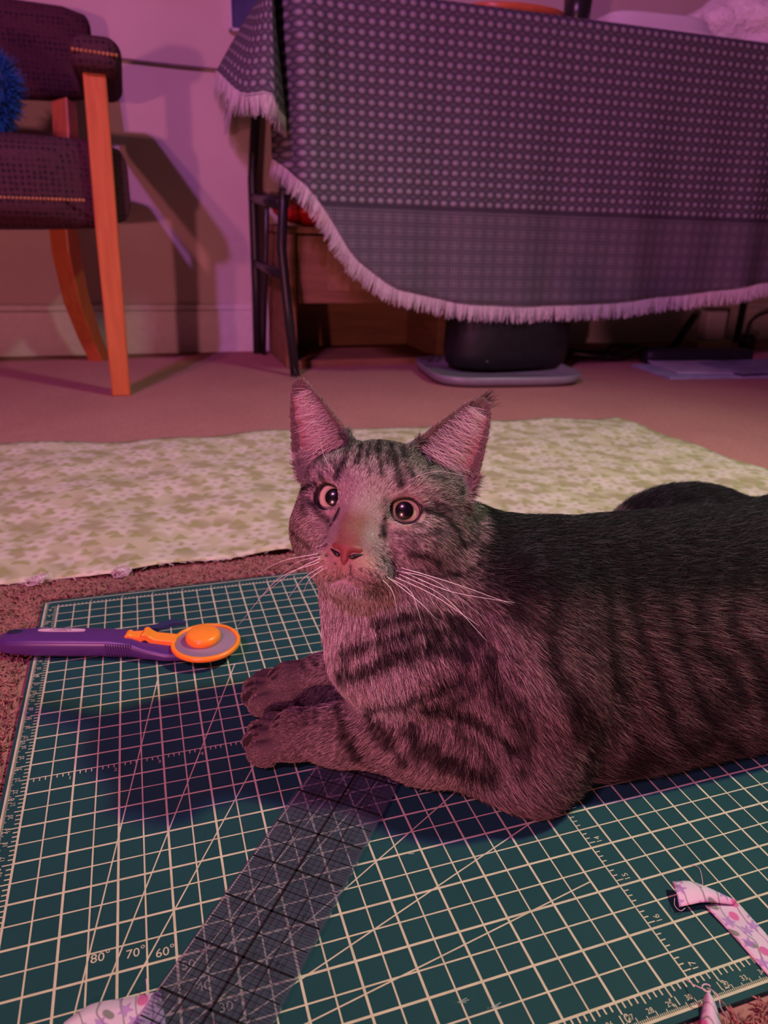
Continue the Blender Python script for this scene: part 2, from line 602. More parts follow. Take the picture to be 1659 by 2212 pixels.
clo = empty('tablecloth', (1.1, 1.5, TZ + 0.004), 'dark waffle weave tablecloth with pale fringe hanging over the table', 'tablecloth')
hx = [0.355, 0.372, 0.44, 0.496, 0.585, 0.742, 0.90, 1.084, 1.33, 1.54, 1.95]
hz = [0.455, 0.405, 0.335, 0.250, 0.190, 0.158, 0.152, 0.158, 0.180, 0.205, 0.225]
XS = np.r_[np.linspace(0.362, 0.72, 46), np.linspace(0.735, 1.94, 80)]
HZ = np.interp(XS, hx, hz)
HZ = np.convolve(np.pad(HZ, 2, 'edge'), np.ones(5) / 5, 'valid')
ZT = TZ + 0.006
def front_y(x, t):
    fold = 0.010 * math.sin(x * 21) + 0.006 * math.sin(x * 47 + 1)
    if x > 1.2:
        fold += 0.016 * math.sin((x - 1.2) * 42) * min(1, (x - 1.2) * 4)
    cor = 0.030 * math.exp(-((x - 0.40) / 0.05) ** 2) * min(1, t * 4)
    corn = 0.120 * math.exp(-((x - 0.350) / 0.032) ** 2)
    return TY0 - 0.018 - 0.020 * t + fold * t * 0.7 - cor + corn
NR = 40
G, UVG = [], []
for i in range(NR + 1):
    t = i / NR
    r, ru = [], []
    for x, z1_ in zip(XS, HZ):
        z = ZT + (z1_ - ZT) * t
        r.append((x, front_y(x, t), z))
        ru.append((x, ZT - z))
    G.append(r)
    UVG.append(ru)
# top edge rolls over on to the table
roll = []
rollu = []
for s, dz_, dy_ in ((0.43, 0.004, 0.40), (0.20, 0.004, 0.18), (0.03, 0.004, 0.03), (0.008, 0.003, 0.008)):
    roll.append([(x, TY0 + dy_, ZT - 0.002) for x in XS])
    rollu.append([(x, -0.02 - dy_) for x in XS])
G = roll + G
UVG = rollu + UVG


def grid_uv(G, UVG, name, mat, parent, solid=0.002):
    mb = MB().grid(G)
    me = mb.mesh(name, True)
    lay = me.uv_layers.new(name='UVMap')
    flat = [q for r in UVG for q in r]
    for lp in me.loops:
        lay.data[lp.index].uv = flat[lp.vertex_index]
    o = put(name, me, mat, parent)
    if solid:
        m = o.modifiers.new('solid', 'SOLIDIFY')
        m.thickness = solid
        m.offset = 0
    return o


grid_uv(G, UVG, 'front_drape', M_CLOTH, clo)
hem = [np.array(q) for q in G[-1]]
# corner lobe flaring to the left and the end drape behind it
top = [(0.362, 1.41, ZT), (0.358, 1.315, ZT + 0.002), (0.350, 1.295, ZT), (0.350, 1.325, ZT), (0.362, 1.40, ZT), (0.366, 1.50, ZT), (0.368, 1.72, ZT)]
lob = [yp(630, 268, 1.41), yp(606, 240, 1.262), yp(580, 205, 1.238), yp(520, 205, 1.275), yp(466, 158, 1.40), (0.300, 1.52, 0.53), (0.315, 1.72, 0.52)]
def catmull(P, n):
    P = [np.array(q, float) for q in P]
    P = [2 * P[0] - P[1]] + P + [2 * P[-1] - P[-2]]
    out = []
    for i in range(1, len(P) - 2):
        for j in range(n):
            t = j / n
            a, b, c, d = P[i - 1], P[i], P[i + 1], P[i + 2]
            out.append(0.5 * ((2 * b) + (-a + c) * t + (2 * a - 5 * b + 4 * c - d) * t * t + (-a + 3 * b - 3 * c + d) * t ** 3))
    out.append(P[-2])
    return out
T2, L2 = catmull(top, 8), catmull(lob, 8)
G2, U2 = [], []
arc = np.r_[0, np.cumsum([np.linalg.norm(L2[i + 1] - L2[i]) for i in range(len(L2) - 1)])]
for i in range(25):
    t = i / 24
    e = t ** 0.85
    row_ = []
    for a, b in zip(T2, L2):
        q = a * (1 - t) + b * t
        q[:2] = a[:2] * (1 - e) + b[:2] * e
        row_.append(q)
    G2.append([tuple(q) for q in row_])
    U2.append([(0.3 - arc[j], t * (ZT - 0.50)) for j in range(len(row_))])
grid_uv(G2, U2, 'corner_drape', M_CLOTH, clo)
hem2 = [np.array(q) for q in G2[-1]]


def fringe(hemline, per, drop, name):
    mb = MB()
    H = np.array(hemline)
    seg = np.linalg.norm(np.diff(H, axis=0), axis=1)
    ar = np.r_[0, np.cumsum(seg)]
    n = int(ar[-1] / per)
    for i in range(n):
        s = (i + 0.5 + random.uniform(-0.3, 0.3)) * per
        p = np.array([np.interp(s, ar, H[:, q]) for q in range(3)])
        j = min(np.searchsorted(ar, s), len(H) - 1)
        tg = H[j] - H[max(j - 1, 0)]
        tg /= np.linalg.norm(tg) + 1e-9
        nrm = np.array([tg[2], 0, -tg[0]])
        if nrm[2] > 0:
            nrm = -nrm
        dn = 0.55 * np.array([0, 0, -1.0]) + 0.6 * nrm
        dn /= np.linalg.norm(dn)
        clump = math.sin(s * 260) * 0.08 + math.sin(s * 97) * 0.1
        dn = dn + tg * (clump + random.uniform(-0.05, 0.05)) + np.array([0, random.uniform(-0.12, 0.05), 0])
        L = drop * random.uniform(0.8, 1.06)
        w = per * random.uniform(0.42, 0.62)
        side = tg * w
        bend = np.array([random.uniform(-0.1, 0.1), random.uniform(-0.05, 0.05), 0]) * L
        q = [p + np.array([0, 0, 0.004]), p + dn * L * 0.5, p + dn * L + bend]
        yo = np.array([0, -0.0006, 0])
        vs = []
        for c_, ww in zip(q, (1, 0.95, 0.6)):
            vs += [c_ - side * ww, c_ + yo * 1.6, c_ + side * ww, c_ - yo * 1.0]
        fs = []
        for a in (0, 4):
            for b in range(4):
                fs.append((a + b, a + (b + 1) % 4, a + 4 + (b + 1) % 4, a + 4 + b))
        fs.append((8, 9, 10, 11))
        mb.add(vs, fs)
    o = mb.build(name, M_FRINGE, clo)
    tag(o, 'pale pinkish fringe', kind='stuff')
    return o


fringe(hem, 0.0019, 0.034, 'hem_fringe')
fringe(hem2, 0.0019, 0.034, 'corner_fringe')

# ---- things on the table
M_PLASTIC = NT('white_plastic').set(Base_Color=(0.90, 0.86, 0.88), Roughness=0.35, Transmission_Weight=0.15)
M_PLASTIC = M_PLASTIC.m
# shallow takeaway lid: rounded lid dome
def slab_loft(cx, cy, z0, rows, rz, name, mat, parent=None, n=40, p=4.0):
    mb = MB()
    vs, fs = [], []
    for (hx_, hy_, z) in rows:
        for j in range(n):
            a = 2 * math.pi * j / n
            c_, s_ = math.cos(a), math.sin(a)
            x = hx_ * math.copysign(abs(c_) ** (2 / p), c_)
            y = hy_ * math.copysign(abs(s_) ** (2 / p), s_)
            vs.append((cx + x * math.cos(rz) - y * math.sin(rz), cy + x * math.sin(rz) + y * math.cos(rz), z0 + z))
    m = len(rows)
    for i in range(m - 1):
        for j in range(n):
            fs.append((i * n + j, i * n + (j + 1) % n, (i + 1) * n + (j + 1) % n, (i + 1) * n + j))
    fs.append(tuple(range(n))[::-1])
    fs.append(tuple((m - 1) * n + j for j in range(n)))
    mb.add(vs, fs)
    return mb.build(name, mat, parent, smooth=True)


TT = ZT + 0.0012
lid = slab_loft(1.20, 1.42, TT, [(0.135, 0.075, 0), (0.140, 0.080, 0.004), (0.140, 0.080, 0.010), (0.128, 0.070, 0.014), (0.118, 0.062, 0.038), (0.105, 0.052, 0.044), (0.02, 0.01, 0.045)], -0.1, 'food_tray', M_PLASTIC)
tag(lid, 'white plastic food tray upside down on the table', 'tray')
# plastic bag
bm = bmesh.new()
bmesh.ops.create_icosphere(bm, subdivisions=4, radius=1)
for v in bm.verts:
    p = np.array(v.co)
    nz = sum(math.sin(p @ np.array(w) + ph) for w, ph in (((5, 3, 2), 0), ((-4, 6, 3), 1.3), ((7, -2, 6), 2.1), ((9, 8, -7), 0.4))) * 0.07
    r = 1 + nz
    fl = 0.55 + 0.45 * (1 - max(0, p[2])) if p[2] > 0 else 1.0
    q = np.array([p[0] * 0.155 * r * fl, p[1] * 0.095 * r * fl, max(p[2], -0.55) * 0.115 * r])
    q[2] = max(q[2], -0.0632)
    v.co = Vector(np.array([1.50, 1.44, TT + 0.0640]) + q)
me = bpy.data.meshes.new('plastic_bag')
bm.to_mesh(me)
bm.free()
me.polygons.foreach_set('use_smooth', [True] * len(me.polygons))
k = NT('thin_film')
co = k.coord()
k.set(Base_Color=(0.92, 0.87, 0.90), Roughness=0.35, Transmission_Weight=0.1)
k.bump(k.noise(co, 28, 5, 0.65), 0.9, 0.02)
o = put('plastic_bag', me, k.m)
tag(o, 'crumpled white plastic bag on the table beside the food tray', 'bag')
# orange plate and dark cup
pl = slab_loft(0.87, 1.42, TT, [(0.07, 0.05, 0), (0.10, 0.07, 0.010), (0.112, 0.078, 0.022), (0.108, 0.075, 0.022), (0.07, 0.05, 0.012), (0.01, 0.01, 0.011)], 0, 'orange_dish', plain('orange_glaze', (0.55, 0.16, 0.06), 0.3), p=2.2)
tag(pl, 'shallow orange dish near the table edge', 'dish')
cup = MB().lathe([(0.022, 0), (0.026, 0.002), (0.030, 0.075), (0.028, 0.076), (0.024, 0.004), (0.001, 0.004)], 28, Matrix.Translation((1.025, 1.43, TT))).build('dark_cup', plain('cup_black', (0.02, 0.018, 0.02), 0.3), smooth=True)
tag(cup, 'small black cup between the orange dish and the white tray', 'cup')

# ---- under the table
k = NT('cardboard_wood')
co = k.coord('Object', (3, 3, 22))
k.set(Base_Color=k.ramp(k.noise(co, 3, 5), [(0.3, (0.19, 0.095, 0.05)), (0.7, (0.26, 0.135, 0.07))]), Roughness=0.7, Specular_IOR_Level=0.2)
M_SHELF = k.m
cab = empty('low_cabinet', (0.59, 1.61, FLOOR_Z), 'brown wooden low cabinet with open shelf under the table', 'cabinet')
MB().box((0.404, 1.495, zf), (0.430, 1.725, 0.288)).build('side_panel', M_SHELF, cab, bevel=0.002)
MB().box((0.775, 1.495, zf), (0.805, 1.725, 0.288)).build('side_panel', M_SHELF, cab, bevel=0.002)
MB().box((0.399, 1.490, 0.288), (0.812, 1.728, 0.302)).build('cabinet_top', M_SHELF, cab, bevel=0.002)
MB().box((0.430, 1.715, zf), (0.775, 1.725, 0.288)).build('back_panel', M_SHELF, cab)
dr = MB().box((0.433, 1.497, 0.140), (0.772, 1.70, 0.284)).build('drawer', M_SHELF, cab, bevel=0.003)
MB().box((0.50, 1.4945, 0.168), (0.69, 1.4972, 0.255)).build('drawer_label', plain('tan_paper', (0.28, 0.15, 0.08), 0.8), dr)
MB().box((0.430, 1.500, zf), (0.775, 1.715, 0.012)).build('shelf_board', M_SHELF, cab)
# red bag on the cabinet
bm = bmesh.new()
bmesh.ops.create_icosphere(bm, subdivisions=3, radius=1)
for v in bm.verts:
    p = np.array(v.co)
    nz = sum(math.sin(p @ np.array(w) + ph) for w, ph in (((6, 3, 4), 0), ((-5, 7, 3), 1.3), ((8, -3, 7), 2.1))) * 0.10
    q = np.array([p[0] * 0.10, p[1] * 0.06, max(p[2], -0.75) * 0.032]) * (1 + nz)
    q[2] = max(q[2], -0.0235)
    v.co = Vector(np.array([0.51, 1.55, 0.3262]) + q)
me = bpy.data.meshes.new('red_bag')
bm.to_mesh(me)
bm.free()
me.polygons.foreach_set('use_smooth', [True] * len(me.polygons))
o = put('red_bag', me, plain('red_film', (0.50, 0.015, 0.02), 0.28, 0.3, 30, 0.3))
tag(o, 'crumpled red plastic bag on top of the low cabinet', 'bag')
# flat tray with a black bag on it
M_TRAY = plain('grey_tray', (0.22, 0.19, 0.24), 0.35, 0.08)
tr = slab_loft(0.855, 1.335, FLOOR_Z, [(0.150, 0.125, 0), (0.168, 0.140, 0.006), (0.172, 0.144, 0.022), (0.168, 0.140, 0.023), (0.155, 0.128, 0.010), (0.02, 0.02, 0.009)], -0.12, 'shallow_tray', M_TRAY, p=4.5)
tag(tr, 'grey plastic tray on the floor holding a black bag', 'tray')
blk = plain('black_nylon', (0.010, 0.009, 0.012), 0.55, 0.3, 40, 0.3)
bb = slab_loft(0.900, 1.375, FLOOR_Z + 0.0125, [(0.10, 0.05, 0), (0.145, 0.072, 0.010), (0.152, 0.078, 0.04), (0.150, 0.075, 0.11), (0.13, 0.060, 0.165), (0.07, 0.03, 0.19), (0.01, 0.01, 0.195)], 0.05, 'black_bag', blk, p=2.8)
tag(bb, 'black rounded bag with shiny button standing in the grey tray', 'bag')
MB().lathe([(0.0105, 0), (0.0105, 0.002), (0.008, 0.0045), (0.001, 0.0055)], 20, Matrix.Translation((0.822, 1.3065, 0.040)) @ Matrix.Rotation(math.pi / 2, 4, 'X')).build('shiny_button', plain('chrome', (0.9, 0.88, 0.9), 0.08, 0.02, Metallic=1.0), bb, smooth=True)
# cables, power strip, adapter, brace, papers
pts = [(1.05, 1.47, 0.006), (1.14, 1.50, 0.010), (1.26, 1.46, 0.006), (1.38, 1.52, 0.012), (1.46, 1.48, 0.006), (1.56, 1.53, 0.006)]
for j, (dy, r) in enumerate(((0.0, 0.008), (0.09, 0.006), (0.045, 0.007))):
    q = catmull([np.array(p) + (0.0, dy + 0.012 * math.sin(i * 2.1 + j), r - 0.006 + zf + 0.004) for i, p in enumerate(pts)], 6)
    o = MB().tube(q, r, 8).build('black_cable', M_BLACK, smooth=True)
    tag(o, ['thick black cable lying nearest the grey tray', 'thin black cable lying closest to the wall under the table', 'middle black cable snaking between two others under the table'][j], 'cable', 'cables under the table')
ps = slab_loft(1.47, 1.40, FLOOR_Z, [(0.15, 0.028, 0), (0.155, 0.030, 0.006), (0.155, 0.030, 0.030), (0.148, 0.026, 0.036), (0.05, 0.01, 0.036)], -0.12, 'power_strip', blk, p=6)
tag(ps, 'long black power strip behind the papers', 'power strip')
o = MB().tube([yp(1502, 680, 1.60), yp(1480, 712, 1.60), gp(1454, 752, 0)], 0.0105, 8).build('metal_prop', M_BLACK, smooth=True)
tag(o, 'slanted black metal prop under the table beside the white adapter', 'prop')
ad = empty('power_adapter', (1.72, 1.62, FLOOR_Z), 'white power adapter standing on the floor by the wall', 'adapter')
MB().box((1.665, 1.60, 0.0215), (1.735, 1.64, 0.105)).build('adapter_body', plain('adapter_white', (0.72, 0.68, 0.74), 0.4, 0.04), ad, bevel=0.006)
MB().box((1.63, 1.585, zf), (1.76, 1.655, 0.0215)).build('adapter_base', plain('adapter_cream', (0.55, 0.45, 0.25), 0.5, 0.04), ad, bevel=0.006)
pg = empty('round_plug', (1.80, 1.57, FLOOR_Z), 'round black plug with a looping cable at the right', 'plug')
MB().lathe([(0.001, -0.024), (0.018, -0.022), (0.024, -0.010), (0.024, 0.010), (0.018, 0.022), (0.001, 0.024)], 24, Matrix.Translation((1.795, 1.57, 0.0205))).build('plug_body', M_BLACK, pg, smooth=True)
MB().tube(catmull([(1.79, 1.57, 0.040), (1.80, 1.58, 0.075), (1.86, 1.59, 0.10), (1.95, 1.60, 0.10), (2.05, 1.60, 0.04)], 6), 0.004, 8).build('plug_cable', M_BLACK, pg, smooth=True)
M_PAPER = [plain('paper_blue', (0.34, 0.38, 0.48), 0.5, 0.2, 20), plain('paper_grey', (0.42, 0.42, 0.48), 0.5, 0.2, 14), plain('paper_dark', (0.20, 0.22, 0.30), 0.45, 0.25, 18)]
z = FLOOR_Z
for j, (cx_, cy_, a, hx_, hy_, th) in enumerate(((1.47, 1.275, -0.10, 0.22, 0.085, 0.006), (1.50, 1.285, -0.20, 0.20, 0.080, 0.005), (1.58, 1.27, 0.06, 0.16, 0.075, 0.004))):
    Mx = Matrix.Translation((cx_, cy_, z)) @ Matrix.Rotation(a, 4, 'Z')
    o = MB().box((-hx_, -hy_, 0), (hx_, hy_, th), Mx).build('magazine', M_PAPER[j], bevel=0.001)
    tag(o, ['wide bluish magazine at the bottom of the pile under the table', 'pale grey magazine in the middle of the pile under the table', 'dark magazine on top of the pile under the table'][j], 'magazine', 'magazines under the table')
    z += th + 0.0002

# ================================================================== green floral fabric on the carpet
k = NT('floral_cotton')
co = k.coord()
wob = k.noise(co, 14, 2, out=1)
wv = k.mix(0.03, co, wob)
def flowers(scale, seed, r0, r1, pet):
    mp = k.n('ShaderNodeMapping')
    mp.inputs['Location'].default_value = (seed, seed * 2.3, 0)
    k.l(co, mp.inputs[0])
    v = k.n('ShaderNodeTexVoronoi', voronoi_dimensions='2D')
    v.inputs['Scale'].default_value = scale
    v.inputs['Randomness'].default_value = 0.75
    k.l(mp.outputs[0], v.inputs['Vector'])
    sub = k.n('ShaderNodeVectorMath', operation='SUBTRACT')
    k.l(mp.outputs[0], sub.inputs[0])
    k.l(v.outputs['Position'], sub.inputs[1])
    s_ = k.n('ShaderNodeSeparateXYZ')
    k.l(sub.outputs[0], s_.inputs[0])
    ang = k.math('ARCTAN2', s_.outputs[1], s_.outputs[0])
    rr_ = k.math('MULTIPLY', v.outputs['Distance'], k.math('ADD', 1.0, k.math('MULTIPLY', k.math('SINE', k.math('MULTIPLY', ang, pet)), 0.30)))
    return k.ramp(rr_, [(r0, (1,) * 3), (r1, (0,) * 3)]), v.outputs['Distance']
fl1, d1 = flowers(27, 0.0, 0.24, 0.40, 5.0)
fl2, d2 = flowers(19, 3.7, 0.20, 0.42, 2.0)
fl3, d3 = flowers(45, 6.1, 0.22, 0.30, 3.0)
base = k.ramp(k.noise(co, 30, 3), [(0.3, (0.44, 0.40, 0.28)), (0.7, (0.51, 0.465, 0.335))])
c = k.mix(k.math('MULTIPLY', fl2, 0.7), base, (0.30, 0.26, 0.15))
c = k.mix(k.math('MULTIPLY', fl3, 0.8), c, (0.30, 0.30, 0.13))
c = k.mix(k.math('MULTIPLY', fl1, 0.60), c, (0.66, 0.57, 0.54))
core = k.ramp(d1, [(0.06, (1,) * 3), (0.11, (0,) * 3)])
c = k.mix(k.math('MULTIPLY', core, 0.45), c, (0.26, 0.20, 0.14))
k.set(Base_Color=c, Roughness=0.9, Specular_IOR_Level=0.1)
k.bump(k.noise(co, 900, 2), 0.15, 0.0005)
M_FLORAL = k.m
fab = empty('floral_fabric', (0.4, 0.7, FLOOR_Z), 'long green floral cotton sheet spread on the carpet behind the cat', 'fabric')
G = []
NX, NY = 110, 40
for j in range(NY + 1):
    r = []
    t = j / NY
    for i in range(NX + 1):
        s = i / NX
        near = np.array([-0.45 + 1.37 * s, 0.488 - 0.010 * s + 0.004 * math.sin(s * 31) + 0.0025 * math.sin(s * 83)])
        far = np.array([-0.55 + 1.435 * s, 0.955 - 0.045 * s + 0.005 * math.sin(s * 23 + 1) + 0.002 * math.sin(s * 71)])
        p = near * (1 - t) + far * t
        edge = min(t, 1 - t, s, 1 - s)
        z = FLOOR_Z + 0.0072 + 0.0016 * math.sin(p[0] * 38 + p[1] * 11) + 0.0014 * math.sin(p[1] * 47 - p[0] * 15)
        r.append((p[0], p[1], z))
    G.append(r)
MB().grid(G).build('sheet', M_FLORAL, fab, smooth=True, solid=0.0006)
# frayed thread curls along the near edge
M_THREAD = plain('loose_thread', (0.62, 0.50, 0.56), 0.8, 0.1)
mb = MB()
near = G[0]
for q in range(150):
    i = random.randrange(20, 90)
    p = np.array(near[i]) + (random.uniform(-0.006, 0.006), 0, 0)
    a0 = random.uniform(-math.pi, 0)
    L = random.uniform(0.004, 0.012)
    pts = [p]
    a = a0
    for s in range(4):
        a += random.uniform(-0.9, 0.9)
        pts.append(pts[-1] + np.array([math.cos(a), math.sin(a) * 0.6, random.uniform(-0.15, 0.2)]) * L / 4)
    mb.tube(pts, 0.00028, 3, cap=False)
for px_, py_ in ((90, 1252), (75, 1258), (265, 1240), (262, 1236)):
    c0 = gp(px_, py_, FLOOR_Z + 0.006)
    for w in range(10):
        ph = random.uniform(0, 6)
        r_ = random.uniform(0.003, 0.007)
        mb.tube([c0 + np.array([math.cos(ph + t_) * r_ * 1.3, math.sin(ph + t_) * r_ * 0.8, 0.002 + 0.003 * math.sin(t_ * 2 + ph)]) for t_ in np.linspace(0, 4.5, 9)], 0.0003, 3, cap=False)
tag(mb.build('frayed_edge', M_THREAD, fab), 'pinkish frayed threads', kind='stuff')

# ================================================================== cutting mat
_tc = {}
def glyphs(s):
    """outline mesh of a string in the built-in font, unit height, centred"""
    if s not in _tc:
        cu = bpy.data.curves.new('t', 'FONT')
        cu.body = s
        cu.align_x = 'CENTER'
        cu.align_y = 'CENTER'
        cu.resolution_u = 3
        ob = bpy.data.objects.new('t', cu)
        COL.objects.link(ob)
        me = bpy.data.meshes.new_from_object(ob.evaluated_get(bpy.context.evaluated_depsgraph_get()))
        _tc[s] = ([tuple(v.co) for v in me.vertices], [tuple(p.vertices) for p in me.polygons])
        bpy.data.objects.remove(ob)
        bpy.data.curves.remove(cu)
        bpy.data.meshes.remove(me)
    return _tc[s]


def add_text(mb, s, x, y, size, ang, z):
    vs, fs = glyphs(s)
    c_, s_ = math.cos(ang), math.sin(ang)
    mb.add([(x + size * (a * c_ - b * s_), y + size * (a * s_ + b * c_), z) for a, b, _ in vs], fs)


def line(mb, a, b, w, z):
    a, b = np.array(a, float), np.array(b, float)
    t = (b - a) / np.linalg.norm(b - a)
    n_ = np.array([-t[1], t[0]]) * w / 2
    mb.add([(*(a - n_), z), (*(b - n_), z), (*(b + n_), z), (*(a + n_), z)], [(0, 1, 2, 3)])


k = NT('teal_mat')
co = k.coord()
nz = k.noise(co, 18, 4)
sp_ = k.noise(co, 700, 2)
k.set(Base_Color=k.mix(k.ramp(sp_, [(0.62, (0,) * 3), (0.72, (0.12,) * 3)]), k.ramp(nz, [(0.3, (0.013, 0.055, 0.066)), (0.7, (0.016, 0.066, 0.078))]), (0.05, 0.10, 0.10)), Roughness=0.55, Specular_IOR_Level=0.08)
k.bump(sp_, 0.08, 0.0003)
M_MAT = k.m
M_PRINT = plain('mat_print', (0.54, 0.50, 0.38), 0.55, 0.12, 90)
mat_o = empty('cutting_mat', (11.5 * IN, 8.5 * IN, -0.0033), 'teal green cutting mat with cream grid under the cat', 'mat')
mb = MB()
bx0, bx1, by0, by1 = -0.5 * IN, 23.5 * IN, -0.60 * IN, 17.5 * IN
rc = 0.006
outl = []
for cx_, cy_, a0 in ((bx1 - rc, by1 - rc, 0), (bx0 + rc, by1 - rc, 90), (bx0 + rc, by0 + rc, 180), (bx1 - rc, by0 + rc, 270)):
    for j in range(6):
        a = math.radians(a0 + 18 * j)
        outl.append((cx_ + rc * math.cos(a), cy_ + rc * math.sin(a)))
nn = len(outl)
mb.add([(x, y, -0.0033) for x, y in outl] + [(x, y, 0.0) for x, y in outl], [tuple(range(nn))[::-1], tuple(range(nn, 2 * nn))] + [(j, (j + 1) % nn, nn + (j + 1) % nn, nn + j) for j in range(nn)])
mb.build('mat_board', M_MAT, mat_o)
pr = MB()
Z = 0.00012
for i in range(47):
    u = i * 0.5
    line(pr, (u * IN, 0), (u * IN, 17 * IN), 0.00118 if i % 2 == 0 else 0.00080, Z)
for i in range(35):
    v = i * 0.5
    line(pr, (0, v * IN), (23 * IN, v * IN), 0.00118 if i % 2 == 0 else 0.00080, Z + 0.00001)
for deg, ulim, vlim in ((80, 30, 12), (70, 30, 12), (60, 30, 12), (50, 30, 12), (45, 11, 30), (40, 11, 30), (30, 9.5, 30), (20, 11, 30), (10, 11, 30)):
    a = math.radians(deg)
    L_ = min((ulim - 1) / math.cos(a), (vlim - 0.5) / math.sin(a))
    line(pr, (1 * IN, 0.5 * IN), ((1 + L_ * math.cos(a)) * IN, (0.5 + L_ * math.sin(a)) * IN), 0.00072, Z + 0.00002)
for (u, v, s) in ((1.67, 3.38, '80'), (2.26, 3.29, '70'), (2.76, 3.16, '60'), (3.18, 2.79, '50'), (3.40, 2.32, '40'), (3.72, 1.85, '30')):
    add_text(pr, s, u * IN, v * IN, 0.0062, 0, Z + 0.00003)
    # degree ring
    cx_, cy_ = (u + 0.17) * IN, (v + 0.09) * IN
    rg = []
    for j in range(12):
        a = j * math.pi / 6
        rg += [(cx_ + 0.0009 * math.cos(a), cy_ + 0.0009 * math.sin(a), Z + 0.00003), (cx_ + 0.00055 * math.cos(a), cy_ + 0.00055 * math.sin(a), Z + 0.00003)]
    pr.add(rg, [(2 * j, 2 * ((j + 1) % 12), 2 * ((j + 1) % 12) + 1, 2 * j + 1) for j in range(12)])
# inner ruler along u at v=8.5 and along v at u=11.5
for i in range(1, 23 * 8):
    u = i / 8
    if i % 4 == 0:
        continue
    line(pr, (u * IN, 8.5 * IN), (u * IN, (8.5 - 0.115) * IN), 0.0006, Z + 0.00002)
for i in range(1, 23):
    add_text(pr, str(i), (i - 0.09) * IN, (8.5 - 0.21) * IN, 0.0040, 0, Z + 0.00003)
for i in range(1, 17 * 8):
    w = i / 8
    if i % 4 == 0:
        continue
    L_ = 0.17 if i % 8 == 7 else 0.115
    line(pr, (11.5 * IN, (17 - w) * IN), ((11.5 + L_) * IN, (17 - w) * IN), 0.0006, Z + 0.00002)
for i in range(1, 18):
    add_text(pr, str(i), (11.5 + 0.27) * IN, (17 - i + 0.16) * IN, 0.0046, math.pi / 2, Z + 0.00003)
# edge scales
for i in range(0, 23 * 8 + 1):
    u = i / 8
    L_ = 0.21 if i % 8 == 0 else (0.17 if i % 4 == 0 else 0.13)
    line(pr, (u * IN, 0), (u * IN, -L_ * IN), 0.00075, Z + 0.00002)
    line(pr, (u * IN, 17 * IN), (u * IN, (17 + L_ * 0.7) * IN), 0.00075, Z + 0.00002)
for i in range(0, 17 * 8 + 1):
    v = i / 8
    L_ = 0.21 if i % 8 == 0 else (0.17 if i % 4 == 0 else 0.12)
    line(pr, (0, v * IN), (-L_ * IN, v * IN), 0.00075, Z + 0.00002)
    line(pr, (23 * IN, v * IN), ((23 + L_) * IN, v * IN), 0.00075, Z + 0.00002)
for i in range(1, 23):
    add_text(pr, str(i), (i - 0.01) * IN, -0.295 * IN, 0.0056, 0, Z + 0.00003)
    add_text(pr, str(i), (i + 0.03) * IN, 17.2 * IN, 0.0036, 0, Z + 0.00003)
for i in range(1, 17):
    add_text(pr, str(i), -0.27 * IN, (i - 0.08) * IN, 0.0046, math.pi / 2, Z + 0.00003)
vb, ub = -0.46 * IN, -0.40 * IN
line(pr, (-0.42 * IN, vb), (23.42 * IN, vb), 0.0012, Z)
line(pr, (ub, -0.42 * IN), (ub, 17.40 * IN), 0.0012, Z)
line(pr, (-0.42 * IN, 17.36 * IN), (23.42 * IN, 17.36 * IN), 0.0010, Z)
for i in range(0, 600):
    x = -0.45 * IN + i * 0.001
    if x < -0.4 * IN or x > 23.4 * IN:
        continue
    L_ = 0.0036 if i % 10 == 0 else (0.0028 if i % 5 == 0 else 0.0018)
    line(pr, (x, vb), (x, vb + L_), 0.00042, Z + 0.00002)
    if x < 17.3 * IN:
        line(pr, (ub, x), (ub + L_, x), 0.00042, Z + 0.00002)
for i in range(1, 60):
    x = -0.45 * IN + i * 0.01
    if x > 23 * IN:
        break
    add_text(pr, str(i), x - 0.0021, vb + 0.0042, 0.0034, 0, Z + 0.00003)
    if x < 17 * IN:
        add_text(pr, str(i), ub + 0.0046, x - 0.0015, 0.0034, math.pi / 2, Z + 0.00003)
o = pr.build('printed_grid', M_PRINT, mat_o)
tag(o, 'cream printed grid lines and numbers')
M_SCUFF = plain('scuffed_teal', (0.30, 0.40, 0.38), 0.6)
# nicks in the surface
for px_, py_, L_ in ((1000, 2166, 0.0065), (1072, 2177, 0.0075), (890, 1845, 0.006)):
    c0 = gp(px_, py_, 0)
    mb = MB()
    for w in range(3):
        a = -0.25 + 0.18 * w
        d_ = np.array([math.cos(a), math.sin(a)]) * L_ / 2
        line(mb, c0[:2] - d_ + (0, 0.0005 * w), c0[:2] + d_ * random.uniform(0.3, 1) + (0, 0.0005 * w), 0.0003, Z + 0.00006)
    mb.build('scratch', M_SCUFF, mat_o)

